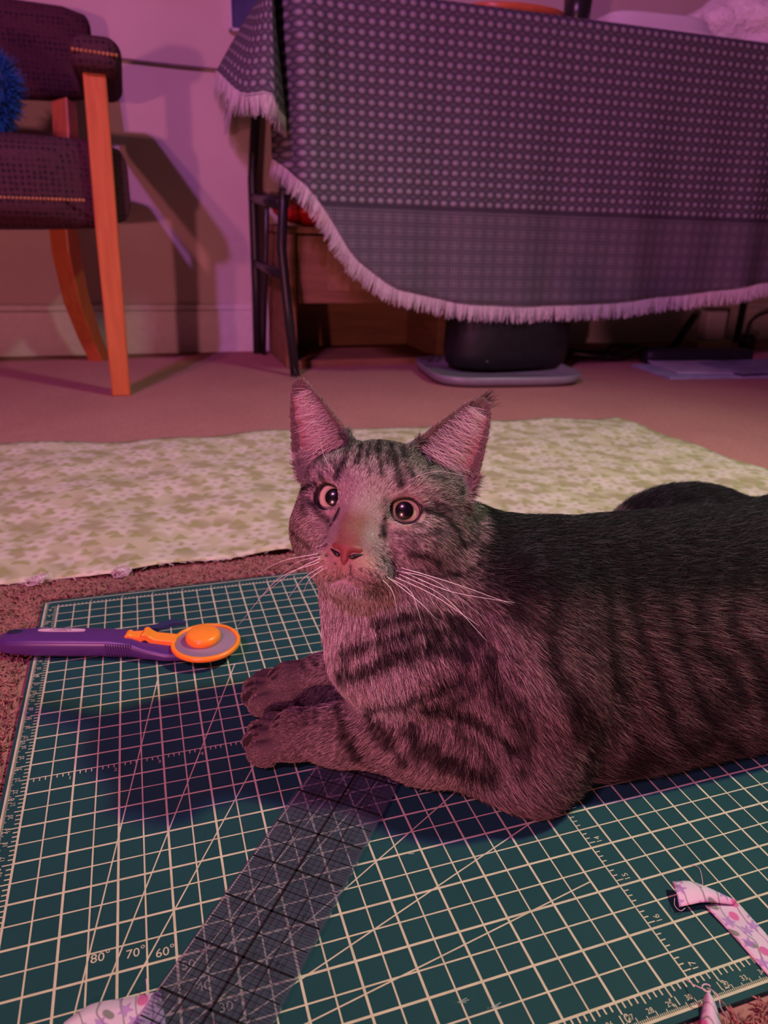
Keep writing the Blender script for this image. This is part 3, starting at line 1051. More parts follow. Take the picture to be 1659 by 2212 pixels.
# ================================================================== lilac fabric scraps
k = NT('lilac_print')
co = k.coord()
def blob(scale, seed, r0, r1, pet):
    mp = k.n('ShaderNodeMapping')
    mp.inputs['Location'].default_value = (seed, seed * 1.7, 0)
    k.l(co, mp.inputs[0])
    v = k.n('ShaderNodeTexVoronoi', voronoi_dimensions='2D')
    v.inputs['Scale'].default_value = scale
    v.inputs['Randomness'].default_value = 0.9
    k.l(mp.outputs[0], v.inputs['Vector'])
    sub = k.n('ShaderNodeVectorMath', operation='SUBTRACT')
    k.l(mp.outputs[0], sub.inputs[0])
    k.l(v.outputs['Position'], sub.inputs[1])
    s_ = k.n('ShaderNodeSeparateXYZ')
    k.l(sub.outputs[0], s_.inputs[0])
    ang = k.math('ARCTAN2', s_.outputs[1], s_.outputs[0])
    rr_ = k.math('MULTIPLY', v.outputs['Distance'], k.math('ADD', 1.0, k.math('MULTIPLY', k.math('SINE', k.math('MULTIPLY', ang, pet)), 0.35)))
    return k.ramp(rr_, [(r0, (1,) * 3), (r1, (0,) * 3)]), rr_
f1, r1_ = blob(105, 0.31, 0.20, 0.25, 5)
f2_, _ = blob(52, 1.7, 0.10, 0.13, 1)
f3, _ = blob(80, 2.9, 0.13, 0.18, 2)
wv_ = k.n('ShaderNodeTexWave')
wv_.inputs['Scale'].default_value = 46
wv_.inputs['Distortion'].default_value = 9
wv_.inputs['Detail'].default_value = 1.5
wv_.inputs['Detail Scale'].default_value = 1.0
k.l(co, wv_.inputs['Vector'])
stem = k.ramp(wv_.outputs['Fac'], [(0.95, (0,) * 3), (0.985, (1,) * 3)])
c = k.ramp(k.noise(co, 40, 2), [(0.3, (0.60, 0.44, 0.62)), (0.7, (0.68, 0.54, 0.70))])
c = k.mix(k.math('MULTIPLY', stem, 0.75), c, (0.20, 0.19, 0.20))
c = k.mix(f3, c, (0.22, 0.22, 0.22))
c = k.mix(k.math('MULTIPLY', f1, 0.75), c, (0.36, 0.18, 0.52))
c = k.mix(f2_, c, (0.60, 0.14, 0.36))
k.set(Base_Color=c, Roughness=0.9, Specular_IOR_Level=0.1)
k.bump(k.noise(co, 1500, 2), 0.15, 0.0003)
M_LILAC = k.m


def sheet(name, A, B, n, m, zf_, parent=None):
    """fabric between two edge polylines A and B (lists of (u,v,z) inches/metres)"""
    A, B = catmull([np.array(q, float) for q in A], n), catmull([np.array(q, float) for q in B], n)
    G = []
    for a, b in zip(A, B):
        r = []
        for j in range(m + 1):
            t = j / m
            q = a * (1 - t) + b * t
            r.append((q[0] * IN, q[1] * IN, q[2] + zf_(t)))
        G.append(r)
    return MB().grid(G).build(name, M_LILAC, parent, smooth=True, solid=0.00035)


st = empty('fabric_strip', (12.9 * IN, 0.8 * IN, 0.0004), 'folded lilac floral fabric strip at the right corner of the mat', 'fabric', 'lilac fabric scraps')
sheet('strip_tail', [(12.80, 1.10, 0.0012), (12.86, 0.55, 0.0006), (12.90, -0.39, 0.0005), (12.95, -0.9, -0.0015), (13.0, -1.6, -0.0022)],
      [(13.44, 0.97, 0.0016), (13.50, 0.5, 0.0006), (13.52, -0.3, 0.0005), (13.56, -0.9, -0.0015), (13.6, -1.6, -0.0022)], 8, 8, lambda t: 0.0004 * math.sin(t * 6), st)
sheet('strip_flap', [(12.45, 1.66, 0.0045), (12.78, 1.52, 0.0058), (13.10, 1.24, 0.0050), (13.44, 0.97, 0.0022)],
      [(12.24, 1.17, 0.0030), (12.48, 1.12, 0.0042), (12.80, 1.08, 0.0040), (13.36, 0.93, 0.0018)], 8, 8, lambda t: 0.0016 * math.sin(t * math.pi), st)
mb = MB()
mb.tube(catmull([(12.98 * IN, 1.80 * IN, 0.008), (13.0 * IN, 1.60 * IN, 0.011), (12.9 * IN, 1.35 * IN, 0.008), (12.75 * IN, 1.25 * IN, 0.0066)], 6), 0.00016, 4)
mb.tube(catmull([(12.26 * IN, 1.34 * IN, 0.004), (12.18 * IN, 1.22 * IN, 0.003), (12.24 * IN, 1.12 * IN, 0.002), (12.34 * IN, 1.12 * IN, 0.003)], 6), 0.00016, 4)
mb.build('loose_thread', M_THREAD, st)

sc = empty('fabric_scrap', (11.4 * IN, -0.6 * IN, 0.0004), 'narrow twisted lilac scrap at the near edge of the mat', 'fabric', 'lilac fabric scraps')
sheet('twisted_strip', [(11.46, -0.42, 0.002), (11.32, -0.56, 0.002), (11.20, -0.66, 0.0010), (10.8, -1.05, -0.002)],
      [(11.56, -0.45, 0.002), (11.57, -0.58, 0.0022), (11.54, -0.70, 0.0010), (11.35, -1.2, -0.002)], 8, 8, lambda t: 0.0045 * math.sin(t * math.pi), sc)
mb = MB()
mb.tube(catmull([(11.40 * IN, -0.06 * IN, 0.002), (11.42 * IN, -0.22 * IN, 0.004), (11.50 * IN, -0.36 * IN, 0.005)], 5), 0.00025, 4)
mb.tube(catmull([(11.60 * IN, -0.36 * IN, 0.005), (11.68 * IN, -0.5 * IN, 0.004), (11.66 * IN, -0.62 * IN, 0.001), (11.7 * IN, -0.75 * IN, -0.001)], 5), 0.0003, 4)
mb.tube([(11.47 * IN + 0.002 * math.cos(t_), -0.42 * IN + 0.0016 * math.sin(t_), 0.0085) for t_ in np.linspace(0, 5, 12)], 0.0003, 4)
mb.build('loose_thread', M_THREAD, sc)

pc = empty('fabric_patch', (2.0 * IN, 1.8 * IN, 0.0004), 'flat lilac floral fabric piece tucked under the clear ruler', 'fabric', 'lilac fabric scraps')
sheet('patch', [(1.20, 2.35, 0.0006), (1.60, 2.53, 0.0006), (2.15, 2.48, 0.0006), (2.70, 2.43, 0.0006)],
      [(0.7, 1.1, 0.0006), (1.4, 1.0, 0.0006), (2.1, 0.9, 0.0006), (2.85, 0.9, 0.0006)], 6, 8, lambda t: 0.0, pc)
mb = MB()
c0, c1 = gp(317, 2150, 0.001), gp(316, 2114, 0.006)
mb.tube([c0, (c0 + c1) / 2 + (0.0002, 0, 0.0005), c1], 0.00018, 4)
mb.build('loose_thread', M_THREAD, pc)

# ================================================================== clear quilting ruler
RA = np.array([0.6350, 0.7725])
RCX = np.array([0.7725, -0.6350])
RO = np.array([5.24, 5.49])
def rw(a, c_):
    """ruler coordinates in inches (along, across) -> metres on the mat"""
    return (RO + RA * a + RCX * c_) * IN
k = NT('clear_acrylic')
t = k.t
tp = k.n('ShaderNodeBsdfTransparent')
tp.inputs[0].default_value = (0.84, 0.84, 0.92, 1)
gl = k.n('ShaderNodeBsdfGlossy')
gl.inputs['Roughness'].default_value = 0.06
df = k.n('ShaderNodeBsdfDiffuse')
co = k.coord()
df.inputs[0].default_value = (0.42, 0.38, 0.46, 1)
k.l(k.ramp(k.noise(co, 40), [(0.3, (0.26, 0.28, 0.37)), (0.7, (0.31, 0.33, 0.43))]), df.inputs[0])
fr_ = k.n('ShaderNodeFresnel')
fr_.inputs[0].default_value = 1.45
m1 = k.n('ShaderNodeMixShader')
m1.inputs[0].default_value = 0.085
k.l(tp.outputs[0], m1.inputs[1])
k.l(df.outputs[0], m1.inputs[2])
m2 = k.n('ShaderNodeMixShader')
geo_ = k.n('ShaderNodeNewGeometry')
k.l(k.math('MULTIPLY', fr_.outputs[0], k.math('SUBTRACT', 1.0, geo_.outputs['Backfacing'])), m2.inputs[0])
k.l(m1.outputs[0], m2.inputs[1])
k.l(gl.outputs[0], m2.inputs[2])
k.l(m2.outputs[0], t.nodes['Material Output'].inputs[0])
M_CLEAR = k.m
M_INK = plain('black_ink', (0.008, 0.008, 0.012), 0.4, 0.1)
ru = empty('quilting_ruler', (*rw(-0.5, 1.0), 0.001), 'clear acrylic quilting ruler with black grid under the cat leg', 'ruler')
RZ0, RZ1 = 0.0013, 0.0041
A0, A1 = -6.3, 2.55
mb = MB()
q = [rw(A0, -0.03), rw(A0, 2.03), rw(A1, 2.03), rw(A1, -0.03)]
mb.add([(*p, RZ0) for p in q] + [(*p, RZ1) for p in q], [(0, 3, 2, 1), (4, 5, 6, 7), (0, 1, 5, 4), (1, 2, 6, 5), (2, 3, 7, 6), (3, 0, 4, 7)])
mb.build('acrylic_strip', M_CLEAR, ru, bevel=0.0003)
ink = MB()
zi = RZ1 + 0.00004
i0, i1 = int(math.ceil(A0 * 8)), int(A1 * 8)
for i in range(i0, i1 + 1):
    a = i / 8
    w = 0.0012 if i % 8 == 0 else (0.0006 if i % 4 == 0 else 0.00024)
    line(ink, rw(a, 0.0 if i % 4 == 0 else 0.25), rw(a, 2.0 if i % 4 == 0 else 1.75), w, zi)
for i in range(i0 * 2, i1 * 2 + 1):
    a = i / 16
    L_ = 0.25 if i % 2 == 0 else 0.14
    line(ink, rw(a, 0), rw(a, L_), 0.0002, zi)
    line(ink, rw(a, 2), rw(a, 2 - L_), 0.0002, zi)
for j in range(2, 15):
    w = 0.0013 if j == 8 else (0.00055 if j % 4 == 0 else 0.00024)
    line(ink, rw(A0, j / 8), rw(A1, j / 8), w, zi)
ra = math.atan2(RCX[1], RCX[0]) + math.pi
for i in range(-6, 3):
    nL, nR = 6 + i, 11 - i
    for s_, c_ in ((str(nL), 0.32), (str(nL), 1.17), (str(nR), 1.66)):
        add_text(ink, s_, *rw(i + 0.12 if c_ != 1.17 else i + 0.12, c_), 0.0042, ra, zi + 0.00002)
o = ink.build('printed_scale', M_INK, ru)
tag(o, 'black printed ruler grid')

# ================================================================== rotary cutter
M_PURPLE = plain('purple_plastic', (0.074, 0.024, 0.165), 0.36, 0.08, 30, spec=0.5)
M_ORANGE = plain('orange_plastic', (0.95, 0.27, 0.025), 0.34, 0.05, 30, spec=0.5)
MC = Matrix.Translation((-0.0365, 0.3690, 0.0)) @ Matrix.Rotation(math.radians(-15.7), 4, 'Z')
rcut = empty('rotary_cutter', (0.04, 0.345, 0.0), 'purple rotary cutter with orange blade guard lying on the mat', 'cutter')
sec = [(0.0000, .0015, .0060, .0105), (.0010, .0040, .0046, .0122), (.003, .0068, .0034, .0138), (.007, .0092, .0026, .0152), (.014, .0108, .002, .0164), (.03, .0118, .0012, .0172), (.06, .0118, .0008, .0172), (.085, .0110, .0006, .0165), (.10, .0114, .0006, .0150), (.112, .0136, .0006, .0122), (.128, .0160, .0006, .0098), (.145, .0150, .001, .0088), (.156, .0105, .001, .0084), (.161, .004, .0015, .0078)]
mb = MB()
vs, fs = [], []
N = 36
for X, w, z0, z1 in sec:
    for j in range(N):
        a = 2 * math.pi * j / N
        c_, s_ = math.cos(a), math.sin(a)
        y = w * math.copysign(abs(c_) ** 0.62, c_)
        z = (z0 + z1) / 2 + (z1 - z0) / 2 * math.copysign(abs(s_) ** 0.55, s_)
        vs.append(tuple(MC @ Vector((X, y - 0.0012 * (X > 0.1), z))))
m = len(sec)
for i in range(m - 1):
    for j in range(N):
        fs.append((i * N + j, i * N + (j + 1) % N, (i + 1) * N + (j + 1) % N, (i + 1) * N + j))
fs += [tuple(range(N))[::-1], tuple((m - 1) * N + j for j in range(N))]
mb.add(vs, fs)
hd = mb.build('handle', M_PURPLE, rcut, smooth=True)
# grip ridges on the sides
mb = MB()
for sgn in (-1, 1):
    for i in range(11):
        X = 0.0835 + 0.00185 * i
        w = np.interp(X, [q_[0] for q_ in sec], [q_[1] for q_ in sec])
        mb.box((X - 0.0004, sgn * (w - 0.0012), 0.0030), (X + 0.0004, sgn * (w + 0.0004), 0.0135), MC)
mb.build('grip_ridge', M_PURPLE, hd, bevel=0.0002)
# hanging hole and label plate
mb = MB()
mb.lathe([(0.0001, 0.0), (0.9, 0.0), (1.0, -0.1)], 24, MC @ Matrix.Translation((0.0135, 0.0022, 0.01662)) @ Matrix.Diagonal((0.0058, 0.0030, 0.0006, 1)))
mb.build('hang_hole', plain('hole_dark', (0.010, 0.014, 0.05), 0.6), hd, smooth=True)
mb = MB()
vs = []
for j in range(28):
    a = 2 * math.pi * j / 28
    c_, s_ = math.cos(a), math.sin(a)
    vs.append(MC @ Vector((0.0475 + 0.0135 * c_ + math.copysign(0.004, c_), 0.0030 + 0.0022 * math.copysign(abs(s_) ** 0.5, s_), 0.01722)))
mb.add(vs, [tuple(range(28))])
lab = mb.build('name_plate', plain('plate_pink', (0.62, 0.40, 0.55), 0.4, 0.06), rcut, solid=0.0006)
mb = MB()
for X, dx_ in ((0.0405, 0.0010), (0.0420, -0.0008), (0.0440, 0.0009), (0.0462, 0.0), (0.0480, 0.0011), (0.0500, -0.0009), (0.0520, 0.0009), (0.0540, -0.0008)):
    a = MC @ Vector((X - dx_, 0.0018, 0.01760))
    b = MC @ Vector((X + dx_, 0.0042, 0.01760))
    line(mb, (a.x, a.y), (b.x, b.y), 0.0005, a.z)
for yy in (0.0040, 0.0021):
    a = MC @ Vector((0.0440, yy, 0.01761))
    b = MC @ Vector((0.0510, yy, 0.01761))
    line(mb, (a.x, a.y), (b.x, b.y), 0.0004, a.z)
mb.build('plate_print', plain('plate_ink', (0.18, 0.05, 0.16), 0.5), lab)
# blue-black guard lever behind the slide
mb = MB()
mb.tube([tuple(MC @ Vector(q_)) for q_ in ((0.103, 0.008, 0.0135), (0.116, 0.0105, 0.0150), (0.128, 0.0165, 0.0165), (0.137, 0.0190, 0.0150))], [0.8, 1, 1, 0.6], sq=(0.0030, 0.0022))
mb.build('guard_lever', plain('navy_plastic', (0.020, 0.030, 0.10), 0.4), rcut, bevel=0.0008)
# blade, guard ring, cover, knob, slide
CB = MC @ Matrix.Translation((0.1560, -0.0030, 0.0))
MB().lathe([(0.0001, 0.0078), (0.0225, 0.0078), (0.0225, 0.0083), (0.0001, 0.0083)], 48, CB).build('blade', plain('steel', (0.6, 0.6, 0.62), 0.2, 0.03, Metallic=1.0), rcut)
MB().lathe([(0.0224, 0.0088), (0.0252, 0.0088), (0.0258, 0.0098), (0.0258, 0.0116), (0.0250, 0.0126), (0.0232, 0.0126), (0.0226, 0.0118), (0.0224, 0.0088)], 64, CB).build('guard_ring', M_ORANGE, rcut, smooth=True)
k = NT('lilac_cover')
co = k.coord()
k.set(Base_Color=k.ramp(k.noise(co, 30), [(0.3, (0.26, 0.17, 0.26)), (0.7, (0.32, 0.21, 0.31))]), Roughness=0.35)
MB().lathe([(0.0001, 0.0088), (0.0226, 0.0088), (0.0226, 0.0112), (0.0220, 0.0116), (0.0001, 0.0117)], 64, CB).build('blade_cover', k.m, rcut, smooth=True)
MB().lathe([(0.0118, 0.0116), (0.0126, 0.0125), (0.0130, 0.0145), (0.0128, 0.0168), (0.0116, 0.0184), (0.0095, 0.0190), (0.0001, 0.0192)], 48, CB @ Matrix.Translation((-0.0020, 0.0012, 0))).build('center_knob', M_ORANGE, rcut, smooth=True)
prof = [(0.0955, 0.0152), (0.0965, 0.0172), (0.0990, 0.0182), (0.1010, 0.0168), (0.1080, 0.0164), (0.1095, 0.0192), (0.1120, 0.0196), (0.1145, 0.0172), (0.1180, 0.0150), (0.1340, 0.0132)]
mb = MB()
vs, fs = [], []
for X, z in prof:
    w = 0.0040 if X < 0.108 else 0.0056
    for y, zz in ((-w, z - 0.006), (w, z - 0.006), (w, z), (-w, z)):
        vs.append(tuple(MC @ Vector((X, y - 0.0005, zz))))
for i in range(len(prof) - 1):
    for j in range(4):
        fs.append((i * 4 + j, i * 4 + (j + 1) % 4, i * 4 + 4 + (j + 1) % 4, i * 4 + 4 + j))
fs += [(3, 2, 1, 0), tuple(4 * (len(prof) - 1) + j for j in range(4))]
mb.add(vs, fs)
mb.build('blade_slide', M_ORANGE, rcut, bevel=0.0008)

# ================================================================== the cat
# head frame: right / up / forward of the face
def cam2w(v):
    return RC.T @ np.array(v, float)
_yaw, _roll = math.radians(15), math.radians(9.5)
def _rl(v):
    x, y, z = v
    return (x * math.cos(_roll) - y * math.sin(_roll), x * math.sin(_roll) + y * math.cos(_roll), z)
HX = cam2w(_rl((math.cos(_yaw), 0, -math.sin(_yaw))))
HF = cam2w(_rl((-math.sin(_yaw), 0, -math.cos(_yaw))))
HU = cam2w(_rl((0, -1, 0)))
HO = dp(790, 1088, 0.392)
HB = np.array([HX, HU, HF])
def hd_(x, y, z):
    return HO + HX * x + HU * y + HF * z
def hv(x, y, z):
    v = HX * x + HU * y + HF * z
    return v / np.linalg.norm(v)


class Field:
    def __init__(s, ax):
        s.ax = ax
        s.F = np.full([len(a) for a in ax], 0.06, np.float32)

    def sub(s, lo, hi):
        sl, cs = [], []
        for a, l, h in zip(s.ax, lo, hi):
            i0, i1 = np.searchsorted(a, l), np.searchsorted(a, h)
            sl.append(slice(i0, i1))
            cs.append(a[i0:i1])
        g = np.meshgrid(*cs, indexing='ij', sparse=True)
        return tuple(sl), g

    def blend(s, sl, d, k, cut=False):
        a = s.F[sl]
        if a.size == 0:
            return
        if cut:
            d = -d
            h = np.clip(0.5 - 0.5 * (a - d) / k, 0, 1)
            s.F[sl] = (a + (d - a) * h + k * h * (1 - h)).astype(np.float32)
        else:
            h = np.clip(0.5 + 0.5 * (a - d) / k, 0, 1)
            s.F[sl] = (a + (d - a) * h - k * h * (1 - h)).astype(np.float32)

    def ell(s, c, r, B=None, k=0.012, cut=False, mg=0.022):
        c, r = np.array(c, float), np.array(r, float)
        B = np.eye(3) if B is None else np.array(B)
        R_ = r.max() + mg
        sl, g = s.sub(c - R_, c + R_)
        d = [g[i] - c[i] for i in range(3)]
        q = [sum(B[a][i] * d[i] for i in range(3)) for a in range(3)]
        k0 = np.sqrt(sum((q[i] / r[i]) ** 2 for i in range(3)))
        k1 = np.sqrt(sum((q[i] / r[i] ** 2) ** 2 for i in range(3))) + 1e-6
        s.blend(sl, k0 * (k0 - 1) / k1, k, cut)

    def cone(s, a, b, ra, rb, k=0.012, cut=False, mg=0.022):
        a, b = np.array(a, float), np.array(b, float)
        R_ = max(ra, rb) + mg
        sl, g = s.sub(np.minimum(a, b) - R_, np.maximum(a, b) + R_)
        ba = b - a
        L2_ = ba @ ba
        t = np.clip(sum((g[i] - a[i]) * ba[i] for i in range(3)) / L2_, 0, 1)
        d = np.sqrt(sum((g[i] - a[i] - t * ba[i]) ** 2 for i in range(3))) - (ra + (rb - ra) * t)
        s.blend(sl, d, k, cut)

    def ear(s, E, k=0.006):
        c = (E['base'] + E['tip']) / 2
        R_ = 0.045
        sl, g = s.sub(c - R_, c + R_)
        d = [g[i] - E['base'][i] for i in range(3)]
        t = sum(d[i] * E['A'][i] for i in range(3))
        w = sum(d[i] * E['S'][i] for i in range(3))
        n_ = sum(d[i] * E['N'][i] for i in range(3))
        tt = t / E['L']
        hw = ear_w(tt, E)
        zs = ear_z(w, tt, hw, E)
        th = 0.0013 + 0.0012 * np.clip(1 - tt, 0, 1)
        q1 = np.abs(n_ - zs) * 0.8 - th
        q2 = (np.abs(w) - hw) * 0.8
        q3 = np.maximum(-t - 0.008, t - E['L'])
        e1, e2 = np.maximum(q1 + 0.001, 0), np.maximum(q2 + 0.001, 0)
        dd_ = np.maximum(np.minimum(np.maximum(q1, q2) + 0.001, 0) + np.sqrt(e1 ** 2 + e2 ** 2) - 0.001, q3)
        s.blend(sl, dd_, k)

    def mesh(s):
        F, ax = s.F, s.ax
        S = F < 0
        nx, ny, nz_ = F.shape
        cx_, cy_, cz_ = nx - 1, ny - 1, nz_ - 1
        idx = lambda i, j, k_: (i * cy_ + j) * cz_ + k_
        keys, pos = [], []
        edges = []
        for a in range(3):
            sl0 = [slice(None)] * 3
            sl1 = [slice(None)] * 3
            sl0[a] = slice(0, -1)
            sl1[a] = slice(1, None)
            sl0, sl1 = tuple(sl0), tuple(sl1)
            I = np.array(np.nonzero(S[sl0] != S[sl1]))
            f0, f1 = F[sl0][tuple(I)], F[sl1][tuple(I)]
            t = f0 / (f0 - f1)
            P = np.stack([ax[q][I[q]] for q in range(3)], 1).astype(float)
            P[:, a] = ax[a][I[a]] * (1 - t) + ax[a][I[a] + 1] * t
            b, c = [(1, 2), (2, 0), (0, 1)][a]
            ok = (I[b] > 0) & (I[c] > 0) & (I[b] < F.shape[b] - 1) & (I[c] < F.shape[c] - 1)
            quad = []
            for db, dc in ((-1, -1), (0, -1), (0, 0), (-1, 0)):
                J = I.copy()
                J[b] += db
                J[c] += dc
                kk = idx(*J)
                quad.append(kk)
                keys.append(kk[ok])
                pos.append(P[ok])
            quad = np.stack(quad, 1)[ok]
            flip = (f0 > 0)[ok]
            quad[flip] = quad[flip][:, ::-1]
            edges.append(quad)
        keys = np.concatenate(keys)
        pos = np.concatenate(pos)
        uq, inv = np.unique(keys, return_inverse=True)
        V = np.stack([np.bincount(inv, pos[:, q]) for q in range(3)], 1) / np.bincount(inv)[:, None]
        Q = np.searchsorted(uq, np.concatenate(edges))
        return V, Q


def ear_w(tt, E):
    t = np.clip(tt, 0, 1)
    return E['W'] * (1.08 - 0.10 * np.clip(-tt, 0, 1)) * np.sqrt(np.clip(1 - t ** 1.75, 0.0, 1)) * (1 - 0.42 * t) + 0.0004


def ear_z(w, tt, hw, E):
    t = np.clip(tt, 0, 1)
    return -E['D'] * (1 - t * 0.75) * (1 - np.clip(np.abs(w) / (hw + 1e-5), 0, 1) ** 2) + 0.002


def make_ear(base, tip, W_, n_, D_):
    A = tip - base
    L_ = np.linalg.norm(A)
    A = A / L_
    n_ = n_ - A * (n_ @ A)
    n_ /= np.linalg.norm(n_)
    return dict(base=base, tip=tip, A=A, L=L_, N=n_, S=np.cross(A, n_), W=W_, D=D_)


EARL = make_ear(dp(701, 982, 0.426), dp(643, 818, 0.432), 0.0186, hv(-0.25, 0.0, 1), 0.011)
EARR = make_ear(dp(950, 1018, 0.411), dp(1051, 861, 0.418), 0.0200, hv(0.42, 0.05, 1), 0.011)

h1, h2 = 0.00125, 0.003
axx = np.r_[np.arange(0.100, 0.300, h1), np.arange(0.300, 0.74, h2)]
axy = np.arange(0.075, 0.330, h1 * 1.2)
axz = np.arange(-0.004, 0.255, h1 * 1.1)
FD = Field((axx, axy, axz))
# trunk
FD.ell((0.335, 0.188, 0.066), (0.120, 0.074, 0.069), k=0.02)
FD.ell((0.450, 0.190, 0.064), (0.130, 0.078, 0.066), k=0.03)
FD.ell((0.570, 0.198, 0.064), (0.095, 0.085, 0.066), k=0.03)
FD.cone((0.325, 0.143, 0.031), (0.600, 0.140, 0.031), 0.034, 0.038, k=0.03)
FD.ell((0.490, 0.264, 0.076), (0.072, 0.044, 0.046), k=0.012)      # far hip
FD.ell((0.545, 0.135, 0.055), (0.085, 0.040, 0.055), k=0.02)       # near thigh
# hind foot and tail, mostly out of the picture
FD.cone((0.600, 0.122, 0.020), (0.525, 0.106, 0.015), 0.019, 0.014, k=0.012)
for a_, b_ in (((0.640, 0.215, 0.040), (0.672, 0.262, 0.020)), ((0.672, 0.262, 0.020), (0.640, 0.300, 0.016)), ((0.640, 0.300, 0.016), (0.570, 0.308, 0.014))):
    FD.cone(a_, b_, 0.017, 0.014, k=0.01)
# shoulders, chest, neck
FD.ell((0.282, 0.150, 0.070), (0.048, 0.040, 0.066), k=0.025)
FD.ell((0.270, 0.235, 0.070), (0.045, 0.034, 0.058), k=0.025)
FD.ell((0.232, 0.196, 0.074), (0.050, 0.050, 0.064), k=0.025)
FD.cone((0.238, 0.198, 0.085), hd_(0.004, -0.022, -0.050), 0.050, 0.043, k=0.02)
FD.cone((0.222, 0.190, 0.080), hd_(0.001, -0.034, -0.034), 0.044, 0.028, k=0.02)
FD.cone((0.300, 0.195, 0.086), hd_(0.010, -0.020, -0.055), 0.045, 0.034, k=0.03)
# near fore leg: shoulder, elbow, wrist, paw
EL = np.array([0.278, 0.127, 0.026])
WR = np.array([0.180, 0.182, 0.0185])
FD.cone((0.282, 0.135, 0.070), EL, 0.036, 0.026, k=0.02)
FD.cone(EL, (0.225, 0.158, 0.022), 0.027, 0.0215, k=0.015)
FD.cone((0.225, 0.158, 0.022), WR, 0.0215, 0.0168, k=0.012)
# far fore leg
WF = np.array([0.186, 0.240, 0.0185])
FD.cone((0.240, 0.225, 0.030), WF, 0.026, 0.0165, k=0.012)
PAWS = []
CLEFT = []
def paw(tip, wrist, spread):
    tip, wrist = np.array(tip, float), np.array(wrist, float)
    d = tip - wrist
    d[2] = 0
    d /= np.linalg.norm(d)
    l = np.array([-d[1], d[0], 0])
    c = tip - d * 0.021
    c[2] = 0.0150
    B = np.array([d, l, [0, 0, 1.0]])
    FD.cone(wrist, c - d * 0.011 + np.array([0, 0, 0.001]), 0.0168, 0.0148, k=0.010)
    FD.ell(c - d * 0.007, (0.0150, 0.0165, 0.0138), B, k=0.006)
    for q, (a, b, r, z) in enumerate(((-0.0148, 0.0085, 0.0078, 0.0092), (-0.0050, 0.0135, 0.0086, 0.0100), (0.0050, 0.0135, 0.0086, 0.0100), (0.0148, 0.0080, 0.0078, 0.0092))):
        p = c + l * a * spread + d * b
        p[2] = z
        FD.ell(p, (0.0105, r * 0.80, r * 1.06), B, k=0.0014)
        FD.cone(p + np.array([0, 0, 0.0022]), c + l * a * spread * 0.72 - d * 0.008 + np.array([0, 0, -0.0010]), 0.0060, 0.0085, k=0.0014)
    for a in (-0.0100, 0.0, 0.0100):      # clefts between the toes
        p0 = c + l * a * spread + d * 0.0235 + np.array([0, 0, -0.006])
        p1 = c + l * a * spread * 0.75 + d * 0.0010 + np.array([0, 0, 0.0135])
        pm_ = c + l * a * spread + d * 0.0165 + np.array([0, 0, 0.0035])
        CLEFT.append((p0, pm_))
        CLEFT.append((pm_, p1))
        FD.cone(p0, pm_, 0.0024, 0.0020, k=0.0014, cut=True)
        FD.cone(pm_, p1, 0.0020, 0.0010, k=0.0014, cut=True)
    PAWS.append((c, d, l))
paw((0.1285, 0.2070, 0.012), WR, 1.0)
paw((0.1330, 0.2530, 0.012), WF, 1.0)
# head
HBm = HB
FD.ell(hd_(0, 0.000, -0.038), (0.0425, 0.0375, 0.042), HBm, k=0.014)
FD.ell(hd_(0, -0.018, -0.028), (0.040, 0.026, 0.034), HBm, k=0.012)
for sx in (-1, 1):
    FD.ell(hd_(0.0300 * sx, -0.017, -0.030), (0.0190, 0.0210, 0.024), HBm, k=0.014)
    FD.ell(hd_(0.0215 * sx, 0.0135, -0.0160), (0.0150, 0.0095, 0.0150), HBm, k=0.010)
    FD.ell(hd_(0.0225 * sx, -0.0150, -0.0085), (0.0165, 0.0110, 0.0135), HBm, k=0.010)
for sx in (-1, 1):      # temples under the ears
    FD.ell(hd_(0.0300 * sx, 0.0080, -0.034), (0.0170, 0.0190, 0.020), HBm, k=0.012)
FD.ell(hd_(0, 0.015, -0.016), (0.024, 0.018, 0.021), HBm, k=0.012)
FD.cone(hd_(0, 0.010, -0.0050), hd_(0, -0.0175, 0.0125), 0.0112, 0.0086, k=0.010)
FD.ell(hd_(0, -0.0280, 0.0045), (0.0185, 0.0135, 0.0165), HBm, k=0.008)
for sx in (-1, 1):
    FD.ell(hd_(0.0090 * sx, -0.0345, 0.0108), (0.0122, 0.0090, 0.0122), HBm, k=0.004)
FD.ell(hd_(0, -0.0440, 0.0058), (0.0118, 0.0062, 0.0104), HBm, k=0.0040)
FD.ell(hd_(0, -0.0370, -0.016), (0.026, 0.0140, 0.024), HBm, k=0.012)
# mouth cleft
for sx in (-1, 1):
    pm = [hd_(0, -0.0340, 0.0225), hd_(0.0008 * sx, -0.0395, 0.0190), hd_(0.0070 * sx, -0.0418, 0.0150), hd_(0.0140 * sx, -0.0400, 0.0095)]
    for a, b in zip(pm[:-1], pm[1:]):
        FD.cone(a, b, 0.0011, 0.0011, k=0.002, cut=True)
FD.ear(EARL)
FD.ear(EARR)
